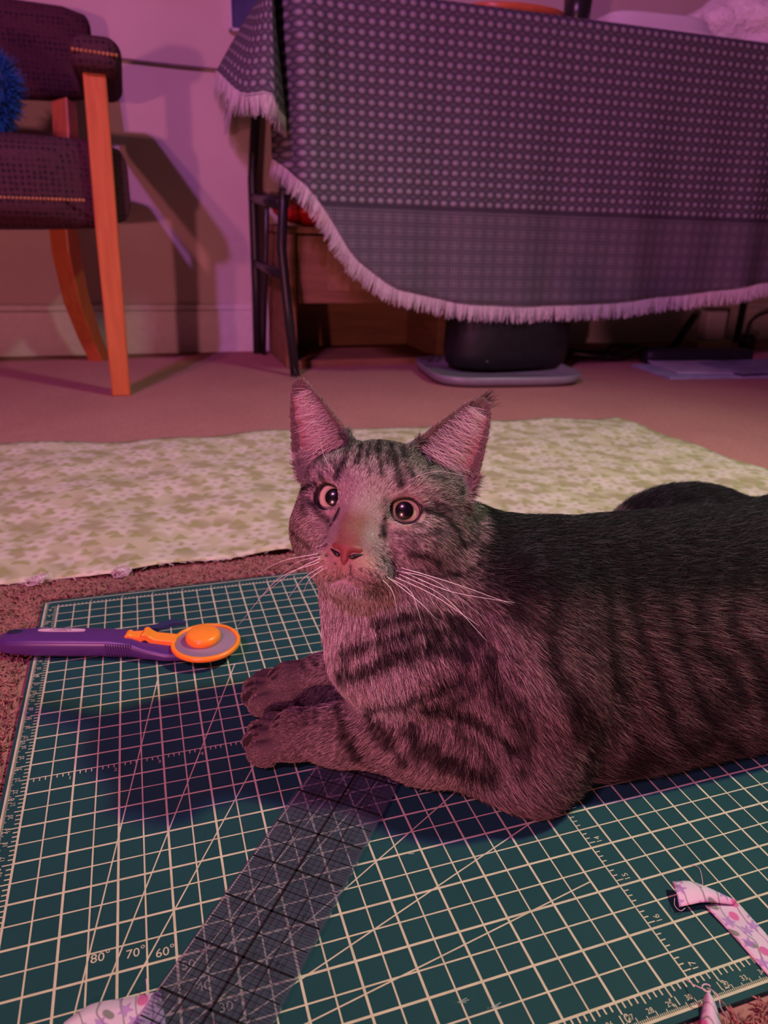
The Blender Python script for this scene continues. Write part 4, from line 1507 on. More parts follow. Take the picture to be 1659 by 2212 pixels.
# eyes: ball, lids and opening
EYES = []
for (px_, py_, dep, ow, oh, tilt) in ((707, 1074, 0.3995, 0.0092, 0.0076, 0.18), (875, 1104, 0.3870, 0.0088, 0.0073, 0.10)):
    pupil_dir = None
    surf = dp(px_, py_, dep)
    sx = -1 if px_ < 790 else 1
    ax_ = hv(0.22 * sx, 0.02, 1)
    E = surf - ax_ * 0.0100
    u_ = HX * math.cos(tilt) - HU * math.sin(-tilt) * sx
    u_ = u_ - ax_ * (u_ @ ax_)
    u_ /= np.linalg.norm(u_)
    v_ = np.cross(ax_, u_)
    EYES.append(dict(c=E, ax=ax_, u=u_, v=v_, ow=ow, oh=oh, sx=sx))
    FD.ell(E, (0.0119, 0.0119, 0.0119), k=0.006)
for e in EYES:
    FD.ell(e['c'] + e['ax'] * 0.012, (e['ow'], e['oh'], 0.013), np.array([e['u'], e['v'], e['ax']]), k=0.0012, cut=True)
    FD.ell(e['c'], (0.0099, 0.0099, 0.0099), k=0.0008, cut=True)
# flat underside on the mat
FD.F[:, :, axz < 0.0008] = np.maximum(FD.F[:, :, axz < 0.0008], 0.002)
CV, CQ = FD.mesh()
# keep the one big connected surface
del FD


def taubin(V, Q, it):
    n = len(V)
    E_ = np.concatenate([Q[:, [0, 1]], Q[:, [1, 2]], Q[:, [2, 3]], Q[:, [3, 0]]])
    a, b = E_[:, 0], E_[:, 1]
    deg = np.bincount(a, minlength=n).astype(float) + 1e-9
    for lam in [0.5, -0.52] * it:
        S_ = np.stack([np.bincount(a, V[b, q], n) for q in range(3)], 1) / deg[:, None]
        V = V + lam * (S_ - V)
    return V


CV = taubin(CV, CQ, 3)
cat_me = bpy.data.meshes.new('cat')
cat_me.vertices.add(len(CV))
cat_me.vertices.foreach_set('co', CV.astype(np.float32).ravel())
cat_me.loops.add(CQ.size)
cat_me.loops.foreach_set('vertex_index', CQ.astype(np.int32).ravel())
cat_me.polygons.add(len(CQ))
cat_me.polygons.foreach_set('loop_start', np.arange(0, CQ.size, 4, dtype=np.int32))
cat_me.polygons.foreach_set('loop_total', np.full(len(CQ), 4, np.int32))
cat_me.polygons.foreach_set('use_smooth', np.ones(len(CQ), bool))
cat_me.update(calc_edges=True)
cat_me.validate()
CN = np.zeros(len(CV) * 3, np.float32)
cat_me.vertices.foreach_get('normal', CN)
CN = CN.reshape(-1, 3).astype(float)
CBVH = BVHTree.FromPolygons([tuple(v) for v in CV], [tuple(q) for q in CQ])


def on_cat(x, y):
    d = Vector(ray(x, y)).normalized()
    h = CBVH.ray_cast(Vector(CAM), d)
    return np.array(h[0]) if h[0] is not None else None

# ------------------------------------------------------------------ coat colour in the cat's own space
def sstep(x, a, b):
    t = np.clip((x - a) / (b - a), 0, 1)
    return t * t * (3 - 2 * t)


def wnoise(P, f, seed):
    """cheap smooth value in -1..1"""
    r = np.random.default_rng(seed)
    out = np.zeros(len(P))
    for _ in range(6):
        d = r.normal(0, 1, 3)
        d /= np.linalg.norm(d)
        out += np.sin(P @ d * f * r.uniform(0.6, 1.5) + r.uniform(0, 6.28))
    return out / 3.2


STRIPES = [   # painted down the coat: pixel polyline used only to find the place on the body, width in mm, strength
    ([(727, 1037), (735, 1016), (744, 1000)], 3.2, 1), ([(768, 1006), (777, 975), (777, 943)], 2.6, 1), ([(791, 999), (796, 970), (797, 950)], 1.6, .8),
    ([(820, 1026), (817, 986), (813, 943)], 2.6, 1), ([(836, 1011), (835, 975)], 1.8, .8), ([(862, 1050), (850, 1006), (842, 961)], 3.2, 1),
    ([(887, 1033), (871, 997), (868, 965)], 2.4, .9), ([(760, 932), (800, 938), (850, 944), (900, 945)], 7.0, .9),
    ([(905, 1015), (930, 1030), (960, 1035)], 2.6, .7), ([(700, 1010), (690, 985), (700, 960)], 2.4, .6),
    ([(683, 1047), (643, 1064), (628, 1082)], 2.3, 1), ([(664, 1078), (688, 1104), (708, 1124)], 2.6, .9), ([(714, 1136), (724, 1118), (732, 1100)], 2.0, 1),
    ([(912, 1100), (950, 1113), (976, 1142), (994, 1171)], 3.0, 1), ([(833, 1108), (828, 1136), (830, 1162)], 2.8, 1),
    ([(878, 1189), (922, 1196), (943, 1212)], 3.2, .9), ([(943, 1226), (987, 1233), (1023, 1214), (1032, 1172)], 3.0, 1), ([(632, 1140), (652, 1160), (668, 1176)], 2.2, .8),
    ([(860, 1150), (900, 1152), (940, 1140)], 2.6, .6), ([(1000, 1090), (1020, 1120), (1024, 1150)], 2.6, .7),
    ([(816, 1337), (878, 1319), (950, 1319), (1010, 1340)], 4.6, 1), ([(744, 1394), (805, 1374), (896, 1346), (970, 1345), (1030, 1370)], 4.6, 1),
    ([(730, 1444), (805, 1424), (842, 1402), (932, 1374), (1000, 1400)], 6.5, 1), ([(738, 1490), (816, 1468), (896, 1450), (986, 1408)], 3.8, .95),
    ([(787, 1518), (870, 1502), (932, 1475), (990, 1450)], 4.0, .95), ([(980, 1500), (1040, 1450), (1050, 1390)], 4.6, .8),
    ([(654, 1533), (668, 1562)], 2.2, .7), ([(690, 1534), (697, 1560)], 2.2, .8), ([(735, 1522), (744, 1547), (753, 1567)], 3.0, 1), ([(748, 1587), (769, 1612), (782, 1636)], 4.6, 1),
    ([(791, 1534), (805, 1562), (842, 1605)], 3.6, 1), ([(827, 1560), (863, 1609), (880, 1640)], 4.2, 1), ([(640, 1420), (665, 1440)], 2.5, .8), ([(672, 1412), (692, 1434)], 2.5, .8),
    ([(889, 1572), (932, 1616), (986, 1640), (1040, 1660)], 8.0, 1), ([(914, 1518), (1004, 1527), (1062, 1565), (1100, 1600)], 6.0, 1), ([(1059, 1410), (1068, 1489), (1110, 1540)], 5.2, .95),
    ([(985, 1560), (1030, 1590), (1060, 1640)], 3.5, .8), ([(1110, 1500), (1130, 1570), (1120, 1650)], 7.0, .8),
    ([(1175, 1190), (1180, 1278), (1171, 1357), (1179, 1417), (1222, 1500), (1240, 1580)], 6.2, .95), ([(1246, 1190), (1286, 1246), (1294, 1317), (1302, 1397), (1310, 1470)], 4.6, .9),
    ([(1318, 1190), (1341, 1238), (1345, 1317), (1373, 1397), (1391, 1460), (1420, 1540)], 5.0, .95), ([(1417, 1198), (1409, 1254), (1421, 1317), (1433, 1397), (1468, 1476), (1500, 1545)], 5.4, .95),
    ([(1508, 1230), (1476, 1302), (1484, 1340), (1492, 1397), (1544, 1440), (1570, 1500)], 6.4, .95), ([(1595, 1198), (1556, 1254), (1548, 1357), (1595, 1400), (1630, 1470)], 6.0, .95),
    ([(1349, 1585), (1397, 1637)], 5.0, .9), ([(1417, 1555), (1447, 1618)], 5.5, .95), ([(1536, 1572), (1577, 1630)], 4.6, .9), ([(1238, 1516), (1278, 1575), (1254, 1660)], 10.0, .8),
    ([(1080, 1150), (1110, 1230), (1110, 1320)], 9.0, .8), ([(1640, 1250), (1650, 1350), (1650, 1500)], 8.0, .8),
    ([(757, 1222), (757, 1240)], 1.0, .8), ([(757, 1241), (735, 1249), (715, 1246)], 1.3, .7), ([(757, 1241), (785, 1256), (815, 1262)], 1.1, .6),
]
SPOTS = [(693, 1181, 1.3), (703, 1178, 1.3), (701, 1166, 1.1), (690, 1199, 1.2), (705, 1200, 1.2), (684, 1205, 1.2), (697, 1214, 1.0), (725, 1218, .8),
         (825, 1205, 1.5), (841, 1209, 1.5), (815, 1220, 1.3), (834, 1226, 1.6), (852, 1232, 1.4), (780, 1231, 1.0), (796, 1235, 1.1), (812, 1238, 1.2), (832, 1190, 1.2), (820, 1158, 1.1)]
_strokes = []
for pl_, w_, s_ in STRIPES:
    q = []
    for a, b in zip(pl_[:-1], pl_[1:]):
        m = max(2, int(math.hypot(b[0] - a[0], b[1] - a[1]) / 9))
        for i in range(m + 1):
            h = on_cat(a[0] + (b[0] - a[0]) * i / m, a[1] + (b[1] - a[1]) * i / m)
            if h is not None and (not q or np.linalg.norm(h - q[-1]) < 0.03):
                q.append(h)
    if len(q) > 1:
        _strokes.append((np.array(q), w_ * 0.001 * (0.5 if w_ < 3.3 else 0.66), s_))
_spots = [(on_cat(x, y), r * 0.001) for x, y, r in SPOTS]


def headness(P):
    q = (P - hd_(0, -0.005, -0.03)) @ HB.T
    return sstep(np.sqrt((q[:, 0] / 0.056) ** 2 + (q[:, 1] / 0.058) ** 2 + (q[:, 2] / 0.062) ** 2), 1.12, 0.95)


def coat(P, N):
    """albedo of the coat (n,3), darkness of markings (n)"""
    n = len(P)
    hq = (P - HO) @ HB.T
    H = headness(P)
    c = np.tile([0.096, 0.067, 0.064], (n, 1))                     # flank
    def to(col, w):
        nonlocal c
        c = c + (np.array(col) - c) * w[:, None]
    body = 1 - H
    to((0.54, 0.42, 0.41), body * sstep(P[:, 0], 0.250, 0.195))       # chest
    to((0.20, 0.15, 0.145), body * sstep(P[:, 0], 0.300, 0.255) * sstep(P[:, 0], 0.19, 0.24))
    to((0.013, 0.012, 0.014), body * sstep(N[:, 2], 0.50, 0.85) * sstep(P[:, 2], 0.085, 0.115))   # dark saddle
    to((0.22, 0.17, 0.16), sstep(P[:, 2], 0.052, 0.034) * sstep(P[:, 0], 0.255, 0.215))           # legs
    for cc, d, l in PAWS:
        to((0.19, 0.135, 0.128), sstep(np.linalg.norm(P - cc, axis=1), 0.036, 0.022))
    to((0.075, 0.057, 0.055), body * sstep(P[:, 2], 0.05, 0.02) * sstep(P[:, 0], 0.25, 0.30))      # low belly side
    # head
    to((0.35, 0.285, 0.262), H)
    to((0.52, 0.42, 0.385), H * sstep(np.abs(hq[:, 0]), 0.022, 0.010) * sstep(hq[:, 1], 0.024, 0.010) * sstep(hq[:, 1], -0.030, -0.015))
    to((0.11, 0.092, 0.088), H * sstep(hq[:, 1], 0.016, 0.034))
    to((0.21, 0.172, 0.160), H * sstep(np.abs(hq[:, 0]), 0.026, 0.042))
    to((0.36, 0.205, 0.150), H * sstep(np.abs(hq[:, 0]), 0.010, 0.004) * sstep(hq[:, 1], 0.000, -0.010) * sstep(hq[:, 1], -0.030, -0.022) * sstep(hq[:, 2], -0.004, 0.006))   # nose bridge
    to((0.62, 0.385, 0.31), H * sstep(np.hypot(hq[:, 0] / 1.7, hq[:, 1] + 0.0330), 0.0125, 0.008) * sstep(hq[:, 2], -0.002, 0.006))                 # muzzle
    to((0.70, 0.60, 0.57), H * sstep(np.hypot(hq[:, 0] / 1.6, hq[:, 1] + 0.0485), 0.0105, 0.006))         # chin
    to((0.50, 0.39, 0.37), H * sstep(hq[:, 1], -0.047, -0.053) * sstep(np.abs(hq[:, 0]), 0.034, 0.020))        # throat
    for e in EYES:
        q = P - e['c']
        r = np.hypot(q @ e['u'] / e['ow'], q @ e['v'] / e['oh'])
        f = sstep(q @ e['ax'], 0.0, 0.006)
        side = sstep((q @ e['v']) , 0.002, -0.004) + 0.55 * sstep(q @ e['v'], 0.003, 0.007)
        to((0.60, 0.44, 0.38), H * f * sstep(r, 1.75, 1.25) * np.clip(side, 0, 1))
        to((0.50, 0.42, 0.38), H * f * sstep(np.linalg.norm(P - (e['c'] + HU * 0.014 - HX * 0.004 * e['sx'] + HF * 0.006), axis=1), 0.0085, 0.004) * 0.8)
    dark = np.zeros(n)
    wob = wnoise(P, 420, 3)
    fleck = wnoise(P, 1500, 4)
    for q, w, s in _strokes:
        lo, hi = q.min(0) - w * 3 - 0.002, q.max(0) + w * 3 + 0.002
        m = np.nonzero(np.all((P > lo) & (P < hi), 1))[0]
        if len(m) == 0:
            continue
        p = P[m]
        best = np.full(len(m), 1e9)
        for a, b in zip(q[:-1], q[1:]):
            ba = b - a
            t = np.clip((p - a) @ ba / (ba @ ba + 1e-12), 0, 1)
            best = np.minimum(best, np.linalg.norm(p - a - t[:, None] * ba, axis=1))
        ww = w * (1 + 0.45 * wob[m])
        dark[m] = np.maximum(dark[m], s * sstep(best, ww * 1.6 + 0.0005, ww * 0.45) * np.clip(0.9 + 0.3 * fleck[m], 0, 1))
    # broken bars between the main ones
    fl = body * sstep(P[:, 0], 0.22, 0.26) * sstep(P[:, 2], 0.125, 0.09)
    dark = np.maximum(dark, 0.75 * fl * sstep(wnoise(P * np.array([1.0, 0.6, 0.45]), 230, 8) + 0.25 * fleck, 0.30, 0.85))
    dark = np.maximum(dark, 0.70 * H * sstep(wnoise(P, 520, 9) + 0.3 * fleck, 0.35, 1.0) * sstep(hq[:, 1], -0.024, -0.012) * np.maximum(sstep(np.abs(hq[:, 0]), 0.008, 0.014), sstep(hq[:, 1], 0.012, 0.018)))
    # the flank that is turned away carries the same kind of bars
    away = body * sstep(P[:, 1], 0.19, 0.22) * sstep(P[:, 0], 0.27, 0.30)
    bars = sstep(np.sin(P[:, 0] * 260 + 1.5 * wnoise(P, 60, 5)), 0.1, 0.6)
    dark = np.maximum(dark, away * bars * 0.9)
    for q, r in _spots:
        if q is not None:
            dark = np.maximum(dark, 0.92 * sstep(np.linalg.norm(P - q, axis=1), r * 1.1, r * 0.55))
    return c, dark


def ear_coords(P, E):
    d = P - E['base']
    t = d @ E['A']
    w = d @ E['S']
    n_ = d @ E['N']
    tt = t / E['L']
    hw = ear_w(tt, E)
    zs = ear_z(w, tt, hw, E)
    inside = (tt > 0.16) & (tt < 1.06) & (np.abs(w) < hw + 0.004) & (np.abs(n_ - zs) < 0.0055)
    return tt, w / hw, n_ - zs, inside


DARKC = np.array([0.012, 0.010, 0.012])
EYE_R = 0.0105
# ---- skin colours on the body mesh
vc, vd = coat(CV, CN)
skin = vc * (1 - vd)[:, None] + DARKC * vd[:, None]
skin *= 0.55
for E in (EARL, EARR):
    tt, wn, dn, ins = ear_coords(CV, E)
    skin[ins] = np.array([0.10, 0.068, 0.062])
    fr = ins & ((CN @ E['N']) > 0.1) & (tt < 0.80) & (np.abs(wn) < 0.72)
    skin[fr] = np.array([0.26, 0.125, 0.12])
for e in EYES:
    q = CV - e['c']
    r = np.hypot(q @ e['u'] / e['ow'], q @ e['v'] / e['oh'])
    rim = (np.linalg.norm(q, axis=1) < 0.0135) & (r < 1.16) & (q @ e['ax'] > 0)
    skin[rim] = np.array([0.03, 0.022, 0.024])
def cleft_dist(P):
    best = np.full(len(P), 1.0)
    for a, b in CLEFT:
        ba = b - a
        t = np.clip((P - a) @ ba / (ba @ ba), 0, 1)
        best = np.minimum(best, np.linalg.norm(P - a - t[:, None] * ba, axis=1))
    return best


skin[cleft_dist(CV) < 0.0028] = np.array([0.03, 0.02, 0.02])  # shade in the creases between the toes, painted into the skin colour
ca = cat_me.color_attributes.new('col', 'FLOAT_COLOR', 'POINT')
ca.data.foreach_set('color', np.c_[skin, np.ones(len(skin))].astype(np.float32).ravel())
k = NT('cat_skin')
at = k.n('ShaderNodeAttribute', attribute_name='col')
nz = k.noise(k.coord(), 900, 2)
k.set(Base_Color=k.mix(0.35, at.outputs['Color'], k.mix(1.0, at.outputs['Color'], k.ramp(nz, [(0.3, (0.5,) * 3), (0.7, (1.3,) * 3)]), 'MULTIPLY')), Roughness=0.8, Specular_IOR_Level=0.15)
M_SKIN = k.m
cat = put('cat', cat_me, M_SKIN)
tag(cat, 'grey striped tabby cat lying on the mat looking up at the camera', 'cat')

# ------------------------------------------------------------------ fur
# guides: place, flow, length (m), lift, reach
GD = []
def guide(p, d, L_, lift, s):
    d = np.array(d, float)
    GD.append((np.array(p, float), d / np.linalg.norm(d), L_, lift, s))
for sx in (-1, 1):
    guide(hd_(0.010 * sx, -0.010, 0.008), hv(0.5 * sx, 0.9, -0.4), 0.0032, 0.25, 0.007)
    guide(hd_(0.008 * sx, 0.020, 0.000), hv(0.15 * sx, 0.9, -0.5), 0.0058, 0.35, 0.010)
    guide(hd_(0.022 * sx, 0.014, -0.004), hv(0.5 * sx, 0.9, -0.5), 0.0052, 0.4, 0.008)
    guide(hd_(0.036 * sx, 0.014, -0.020), hv(0.7 * sx, 0.55, -0.7), 0.0060, 0.2, 0.011)
    guide(hd_(0.042 * sx, -0.006, -0.020), hv(0.6 * sx, -0.25, -0.9), 0.0085, 0.22, 0.012)
    guide(hd_(0.022 * sx, -0.014, 0.004), hv(0.9 * sx, -0.45, -0.5), 0.0050, 0.3, 0.008)
    guide(hd_(0.012 * sx, -0.033, 0.018), hv(0.9 * sx, -0.45, -0.4), 0.0028, 0.25, 0.007)
    guide(hd_(0.026 * sx, -0.030, 0.000), hv(0.7 * sx, -0.6, -0.6), 0.0060, 0.22, 0.010)
    guide(hd_(0.042 * sx, -0.026, -0.024), hv(0.5 * sx, -0.55, -0.85), 0.0100, 0.22, 0.013)
    guide(hd_(0.048 * sx, -0.018, -0.050), hv(0.35 * sx, -0.5, -0.9), 0.0120, 0.25, 0.016)
    guide(hd_(0.020 * sx, -0.048, -0.010), hv(0.4 * sx, -0.9, -0.4), 0.0085, 0.2, 0.012)
guide(hd_(0, -0.016, 0.018), hv(0, 1, -0.5), 0.0018, 0.15, 0.006)
guide(hd_(0, 0.002, 0.006), hv(0, 1, -0.4), 0.0035, 0.25, 0.007)
guide(hd_(0, 0.030, -0.018), hv(0, 0.5, -0.9), 0.0075, 0.35, 0.012)
guide(hd_(0, 0.036, -0.045), hv(0, -0.1, -1), 0.0110, 0.35, 0.018)
guide(hd_(0, -0.047, 0.010), hv(0, -1, 0.15), 0.0032, 0.3, 0.007)
guide(hd_(0, -0.052, -0.015), hv(0, -1, -0.3), 0.0085, 0.2, 0.014)
guide((0.185, 0.185, 0.095), (0.10, -0.15, -1), 0.0150, 0.3, 0.026)
guide((0.190, 0.190, 0.050), (0.10, -0.1, -1), 0.0140, 0.3, 0.022)
guide((0.225, 0.155, 0.100), (0.40, -0.2, -0.9), 0.0145, 0.3, 0.028)
guide((0.230, 0.150, 0.060), (0.30, -0.3, -0.9), 0.0130, 0.3, 0.026)
guide((0.270, 0.130, 0.110), (0.75, 0.0, -0.7), 0.0145, 0.3, 0.030)
guide((0.280, 0.115, 0.070), (0.55, -0.2, -0.85), 0.0145, 0.32, 0.030)
guide((0.280, 0.108, 0.025), (0.55, -0.65, -0.35), 0.0175, 0.5, 0.020)
guide((0.340, 0.115, 0.090), (1, -0.05, -0.35), 0.0160, 0.32, 0.040)
guide((0.350, 0.108, 0.035), (0.80, -0.45, -0.45), 0.0210, 0.5, 0.030)
guide((0.420, 0.108, 0.030), (0.85, -0.45, -0.38), 0.0220, 0.5, 0.035)
guide((0.420, 0.115, 0.090), (1, -0.05, -0.25), 0.0165, 0.32, 0.050)
guide((0.520, 0.110, 0.060), (1, -0.15, -0.35), 0.0170, 0.32, 0.060)
guide((0.300, 0.190, 0.140), (1, 0, 0.05), 0.0150, 0.45, 0.040)
guide((0.420, 0.190, 0.132), (1, 0, 0.05), 0.0160, 0.5, 0.060)
guide((0.550, 0.190, 0.130), (1, 0, 0.05), 0.0160, 0.5, 0.070)
guide((0.450, 0.265, 0.118), (0.55, -0.1, 0.35), 0.0170, 0.6, 0.030)
guide((0.300, 0.260, 0.070), (1, 0.05, -0.3), 0.0150, 0.3, 0.050)
guide((0.450, 0.270, 0.060), (1, 0.05, -0.3), 0.0150, 0.3, 0.060)
guide((0.235, 0.150, 0.030), (-0.75, 0.25, -0.35), 0.0095, 0.3, 0.016)
guide((0.205, 0.165, 0.025), (-0.85, 0.35, -0.25), 0.0070, 0.28, 0.013)
guide((0.178, 0.182, 0.025), (-0.9, 0.40, -0.2), 0.0048, 0.25, 0.012)
guide((0.143, 0.199, 0.022), (-0.95, 0.40, -0.3), 0.0036, 0.24, 0.014)
guide((0.200, 0.235, 0.030), (-0.95, 0.15, -0.3), 0.0070, 0.28, 0.014)
guide((0.150, 0.250, 0.024), (-1.0, 0.15, -0.3), 0.0036, 0.24, 0.016)
GP_ = np.array([g[0] for g in GD])
GDV = np.array([g[1] for g in GD])
GL = np.array([[g[2], g[3]] for g in GD])
GS = np.array([g[4] for g in GD])


def flow(P):
    D = np.zeros_like(P)
    L = np.zeros((len(P), 2))
    for i in range(0, len(P), 60000):
        p = P[i:i + 60000]
        r2 = ((p[:, None] - GP_[None]) ** 2).sum(2)
        w = np.exp(-r2 / (2 * GS ** 2)) / GS ** 0.6 + 1e-7 / (r2 + 1e-6)
        w /= w.sum(1, keepdims=True)
        D[i:i + 60000] = w @ GDV
        L[i:i + 60000] = w @ GL
    return D, L


TRI = np.concatenate([CQ[:, [0, 1, 2]], CQ[:, [0, 2, 3]]])
A_, B_, C_ = CV[TRI[:, 0]], CV[TRI[:, 1]], CV[TRI[:, 2]]
fn = np.cross(B_ - A_, C_ - A_)
area = np.linalg.norm(fn, axis=1) / 2
fn = fn / (2 * area[:, None] + 1e-15)
cen = (A_ + B_ + C_) / 3
vw = CAM - cen
vw /= np.linalg.norm(vw, axis=1)[:, None]
facing = (fn * vw).sum(1)
dens = np.where(facing > -0.25, 1.0, 0.16)
hd_w = headness(cen)
dens = dens * (1 + 1.15 * hd_w)
pawd = np.min([np.linalg.norm(cen - c_[0], axis=1) for c_ in PAWS], axis=0)
dens *= 1 + 0.9 * sstep(pawd, 0.05, 0.03)
dens *= np.where(cen[:, 0] > 0.56, 0.25, 1.0)
dens *= np.where((cen[:, 2] < 0.004) & (fn[:, 2] < -0.3), 0.02, 1.0)
pa = area * dens
NF = 620000
ti = RNG.choice(len(TRI), NF, p=pa / pa.sum())
r1, r2 = RNG.uniform(0, 1, NF), RNG.uniform(0, 1, NF)
sq = np.sqrt(r1)
b0, b1, b2 = (1 - sq)[:, None], (sq * (1 - r2))[:, None], (sq * r2)[:, None]
P = A_[ti] * b0 + B_[ti] * b1 + C_[ti] * b2
N = CN[TRI[ti, 0]] * b0 + CN[TRI[ti, 1]] * b1 + CN[TRI[ti, 2]] * b2
N /= np.linalg.norm(N, axis=1)[:, None] + 1e-9
NOSE = hd_(0, -0.0258, 0.0185)
keep = np.ones(NF, bool)
nose_q = (P - NOSE) @ HB.T
keep &= ~((np.hypot(nose_q[:, 0] / 0.0092, (nose_q[:, 1] + 0.001) / 0.0074) < 1) & (nose_q[:, 2] > -0.006))
for e in EYES:
    q = P - e['c']
    r = np.hypot(q @ e['u'] / e['ow'], q @ e['v'] / e['oh'])
    keep &= ~((r < 1.14) & (np.linalg.norm(q, axis=1) < 0.016) & (q @ e['ax'] > 0))
    keep &= ~(np.linalg.norm(q, axis=1) < 0.0112)
near_paw = np.nonzero(np.min([np.linalg.norm(P - c_[0], axis=1) for c_ in PAWS], axis=0) < 0.04)[0]
keep[near_paw[cleft_dist(P[near_paw]) < 0.0024]] = False
ear_in = np.zeros(NF, bool)
ear_any = np.zeros(NF, bool)
D, L = flow(P)
for E in (EARL, EARR):
    tt, wn, dn, ins = ear_coords(P, E)
    frt = ins & ((N @ E['N']) > 0.1)
    sgn = np.sign(wn)
    D[ins] = (E['A'] * 0.8)[None] + E['S'][None] * (wn[ins] * 0.5)[:, None]
    L[ins] = np.c_[0.0034 + 0.0010 * RNG.uniform(0, 1, ins.sum()), np.full(ins.sum(), 0.30)]
    ear_any |= ins
    thin = frt & (np.abs(wn) < 0.62) & (tt < 0.80)
    keep &= ~(thin & (RNG.uniform(0, 1, NF) > 0.22))
    ear_in |= frt
P, N, D, L, ear_in, ear_any = P[keep], N[keep], D[keep], L[keep], ear_in[keep], ear_any[keep]
n = len(P)
D = D - N * (D * N).sum(1, keepdims=True)
D /= np.linalg.norm(D, axis=1)[:, None] + 1e-9
# tufting: neighbours lean together
tuft = np.stack([wnoise(P, 900, 11), wnoise(P, 900, 12), wnoise(P, 900, 13)], 1) * 0.13 + np.stack([wnoise(P, 260, 21), wnoise(P, 260, 22), wnoise(P, 260, 23)], 1) * 0.10
D = D + tuft + RNG.normal(0, 0.11, (n, 3))
D = D - N * (D * N).sum(1, keepdims=True)
D /= np.linalg.norm(D, axis=1)[:, None] + 1e-9
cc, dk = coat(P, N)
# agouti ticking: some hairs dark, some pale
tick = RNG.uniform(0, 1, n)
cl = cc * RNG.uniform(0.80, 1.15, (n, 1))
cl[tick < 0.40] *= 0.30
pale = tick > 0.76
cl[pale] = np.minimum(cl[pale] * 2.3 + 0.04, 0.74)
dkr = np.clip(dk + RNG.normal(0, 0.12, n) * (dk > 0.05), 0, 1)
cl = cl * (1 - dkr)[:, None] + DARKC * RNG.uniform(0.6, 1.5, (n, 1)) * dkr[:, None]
cl[ear_in] = np.array([0.24, 0.165, 0.15]) * RNG.uniform(0.25, 1.7, (ear_in.sum(), 1))
eo = ear_any & ~ear_in
cl[eo] = np.array([0.20, 0.15, 0.13]) * RNG.uniform(0.3, 1.3, (eo.sum(), 1))
LL = L[:, 0] * np.where(headness(P) > 0.5, 0.62, 0.58 + 0.16 * sstep(P[:, 0], 0.28, 0.36)) * RNG.uniform(0.62, 1.18, n)
wd = np.where(headness(P) > 0.5, 0.000135, 0.00017) * RNG.uniform(0.8, 1.25, n)
wd *= np.where(LL < 0.005, 0.85, 1.0)
k = NT('cat_fur')
at = k.n('ShaderNodeAttribute', attribute_name='col')
hi_ = k.n('ShaderNodeHairInfo')
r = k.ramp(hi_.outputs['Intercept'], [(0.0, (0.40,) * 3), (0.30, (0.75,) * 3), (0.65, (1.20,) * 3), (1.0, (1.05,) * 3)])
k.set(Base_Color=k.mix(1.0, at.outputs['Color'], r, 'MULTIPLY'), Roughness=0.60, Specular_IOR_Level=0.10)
M_FUR = k.m
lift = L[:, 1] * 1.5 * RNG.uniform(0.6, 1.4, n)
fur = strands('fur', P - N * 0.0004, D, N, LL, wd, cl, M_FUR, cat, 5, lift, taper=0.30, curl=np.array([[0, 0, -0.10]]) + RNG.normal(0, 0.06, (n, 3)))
tag(fur, 'grey brown tabby coat with dark bars', kind='stuff')

# long pale hairs inside the ears and at their rims
eP, eD, eN, eL, eC = [], [], [], [], []
for E, sgn in ((EARL, 1), (EARR, -1)):
    # S points across the ear; the inner (head side) edge is where S runs toward the head's middle
    toward = 1 if (E['S'] @ HX) * (-1 if E is EARR else 1) > 0 else -1
    m = 620
    tt = RNG.uniform(0.02, 0.80, m)
    hw = ear_w(tt, E)
    wn = toward * (0.92 - RNG.uniform(0, 0.55, m) ** 1.5)
    w = wn * hw
    zs = ear_z(w, tt, hw, E)
    p = E['base'] + E['A'] * (tt * E['L'])[:, None] + E['S'] * w[:, None] + E['N'] * (zs + 0.001)[:, None]
    d = -toward * E['S'][None] * 0.85 + E['A'][None] * RNG.normal(-0.02, 0.22, (m, 1)) + E['N'][None] * RNG.uniform(0.05, 0.30, (m, 1))
    eP.append(p)
    eD.append(d / np.linalg.norm(d, axis=1)[:, None])
    eN.append(np.tile(E['N'], (m, 1)))
    eL.append(hw * RNG.uniform(0.7, 1.45, m))
    eC.append(np.array([[0.62, 0.50, 0.50]]) * RNG.uniform(0.55, 1.15, (m, 1)))
    # lynx tuft and rim hairs
    m = 90 if E is EARR else 14
    tt = RNG.uniform(0.90, 1.0, m)
    hw = ear_w(tt, E)
    w = RNG.uniform(-1, 1, m) * hw
    p = E['base'] + E['A'] * (tt * E['L'])[:, None] + E['S'] * w[:, None]
    d = E['A'][None] + E['S'][None] * ((w / 0.02)[:, None] + (0.35 if E is EARR else -0.1) * (-toward)) + RNG.normal(0, 0.12, (m, 3))
    eP.append(p)
    eD.append(d / np.linalg.norm(d, axis=1)[:, None])
    eN.append(np.tile(E['N'], (m, 1)))
    eL.append(RNG.uniform(0.003, 0.0085, m))
    eC.append(np.tile([0.06, 0.04, 0.045], (m, 1)))
eP, eD, eN, eL, eC = map(np.concatenate, (eP, eD, eN, eL, eC))
o = strands('ear_hair', eP, eD, eN, eL, np.full(len(eP), 0.00020), eC, M_FUR, cat, 6, 0.10, curl=RNG.normal(0, 0.10, (len(eP), 3)), taper=0.3)
tag(o, 'pale wispy ear hair', kind='stuff')

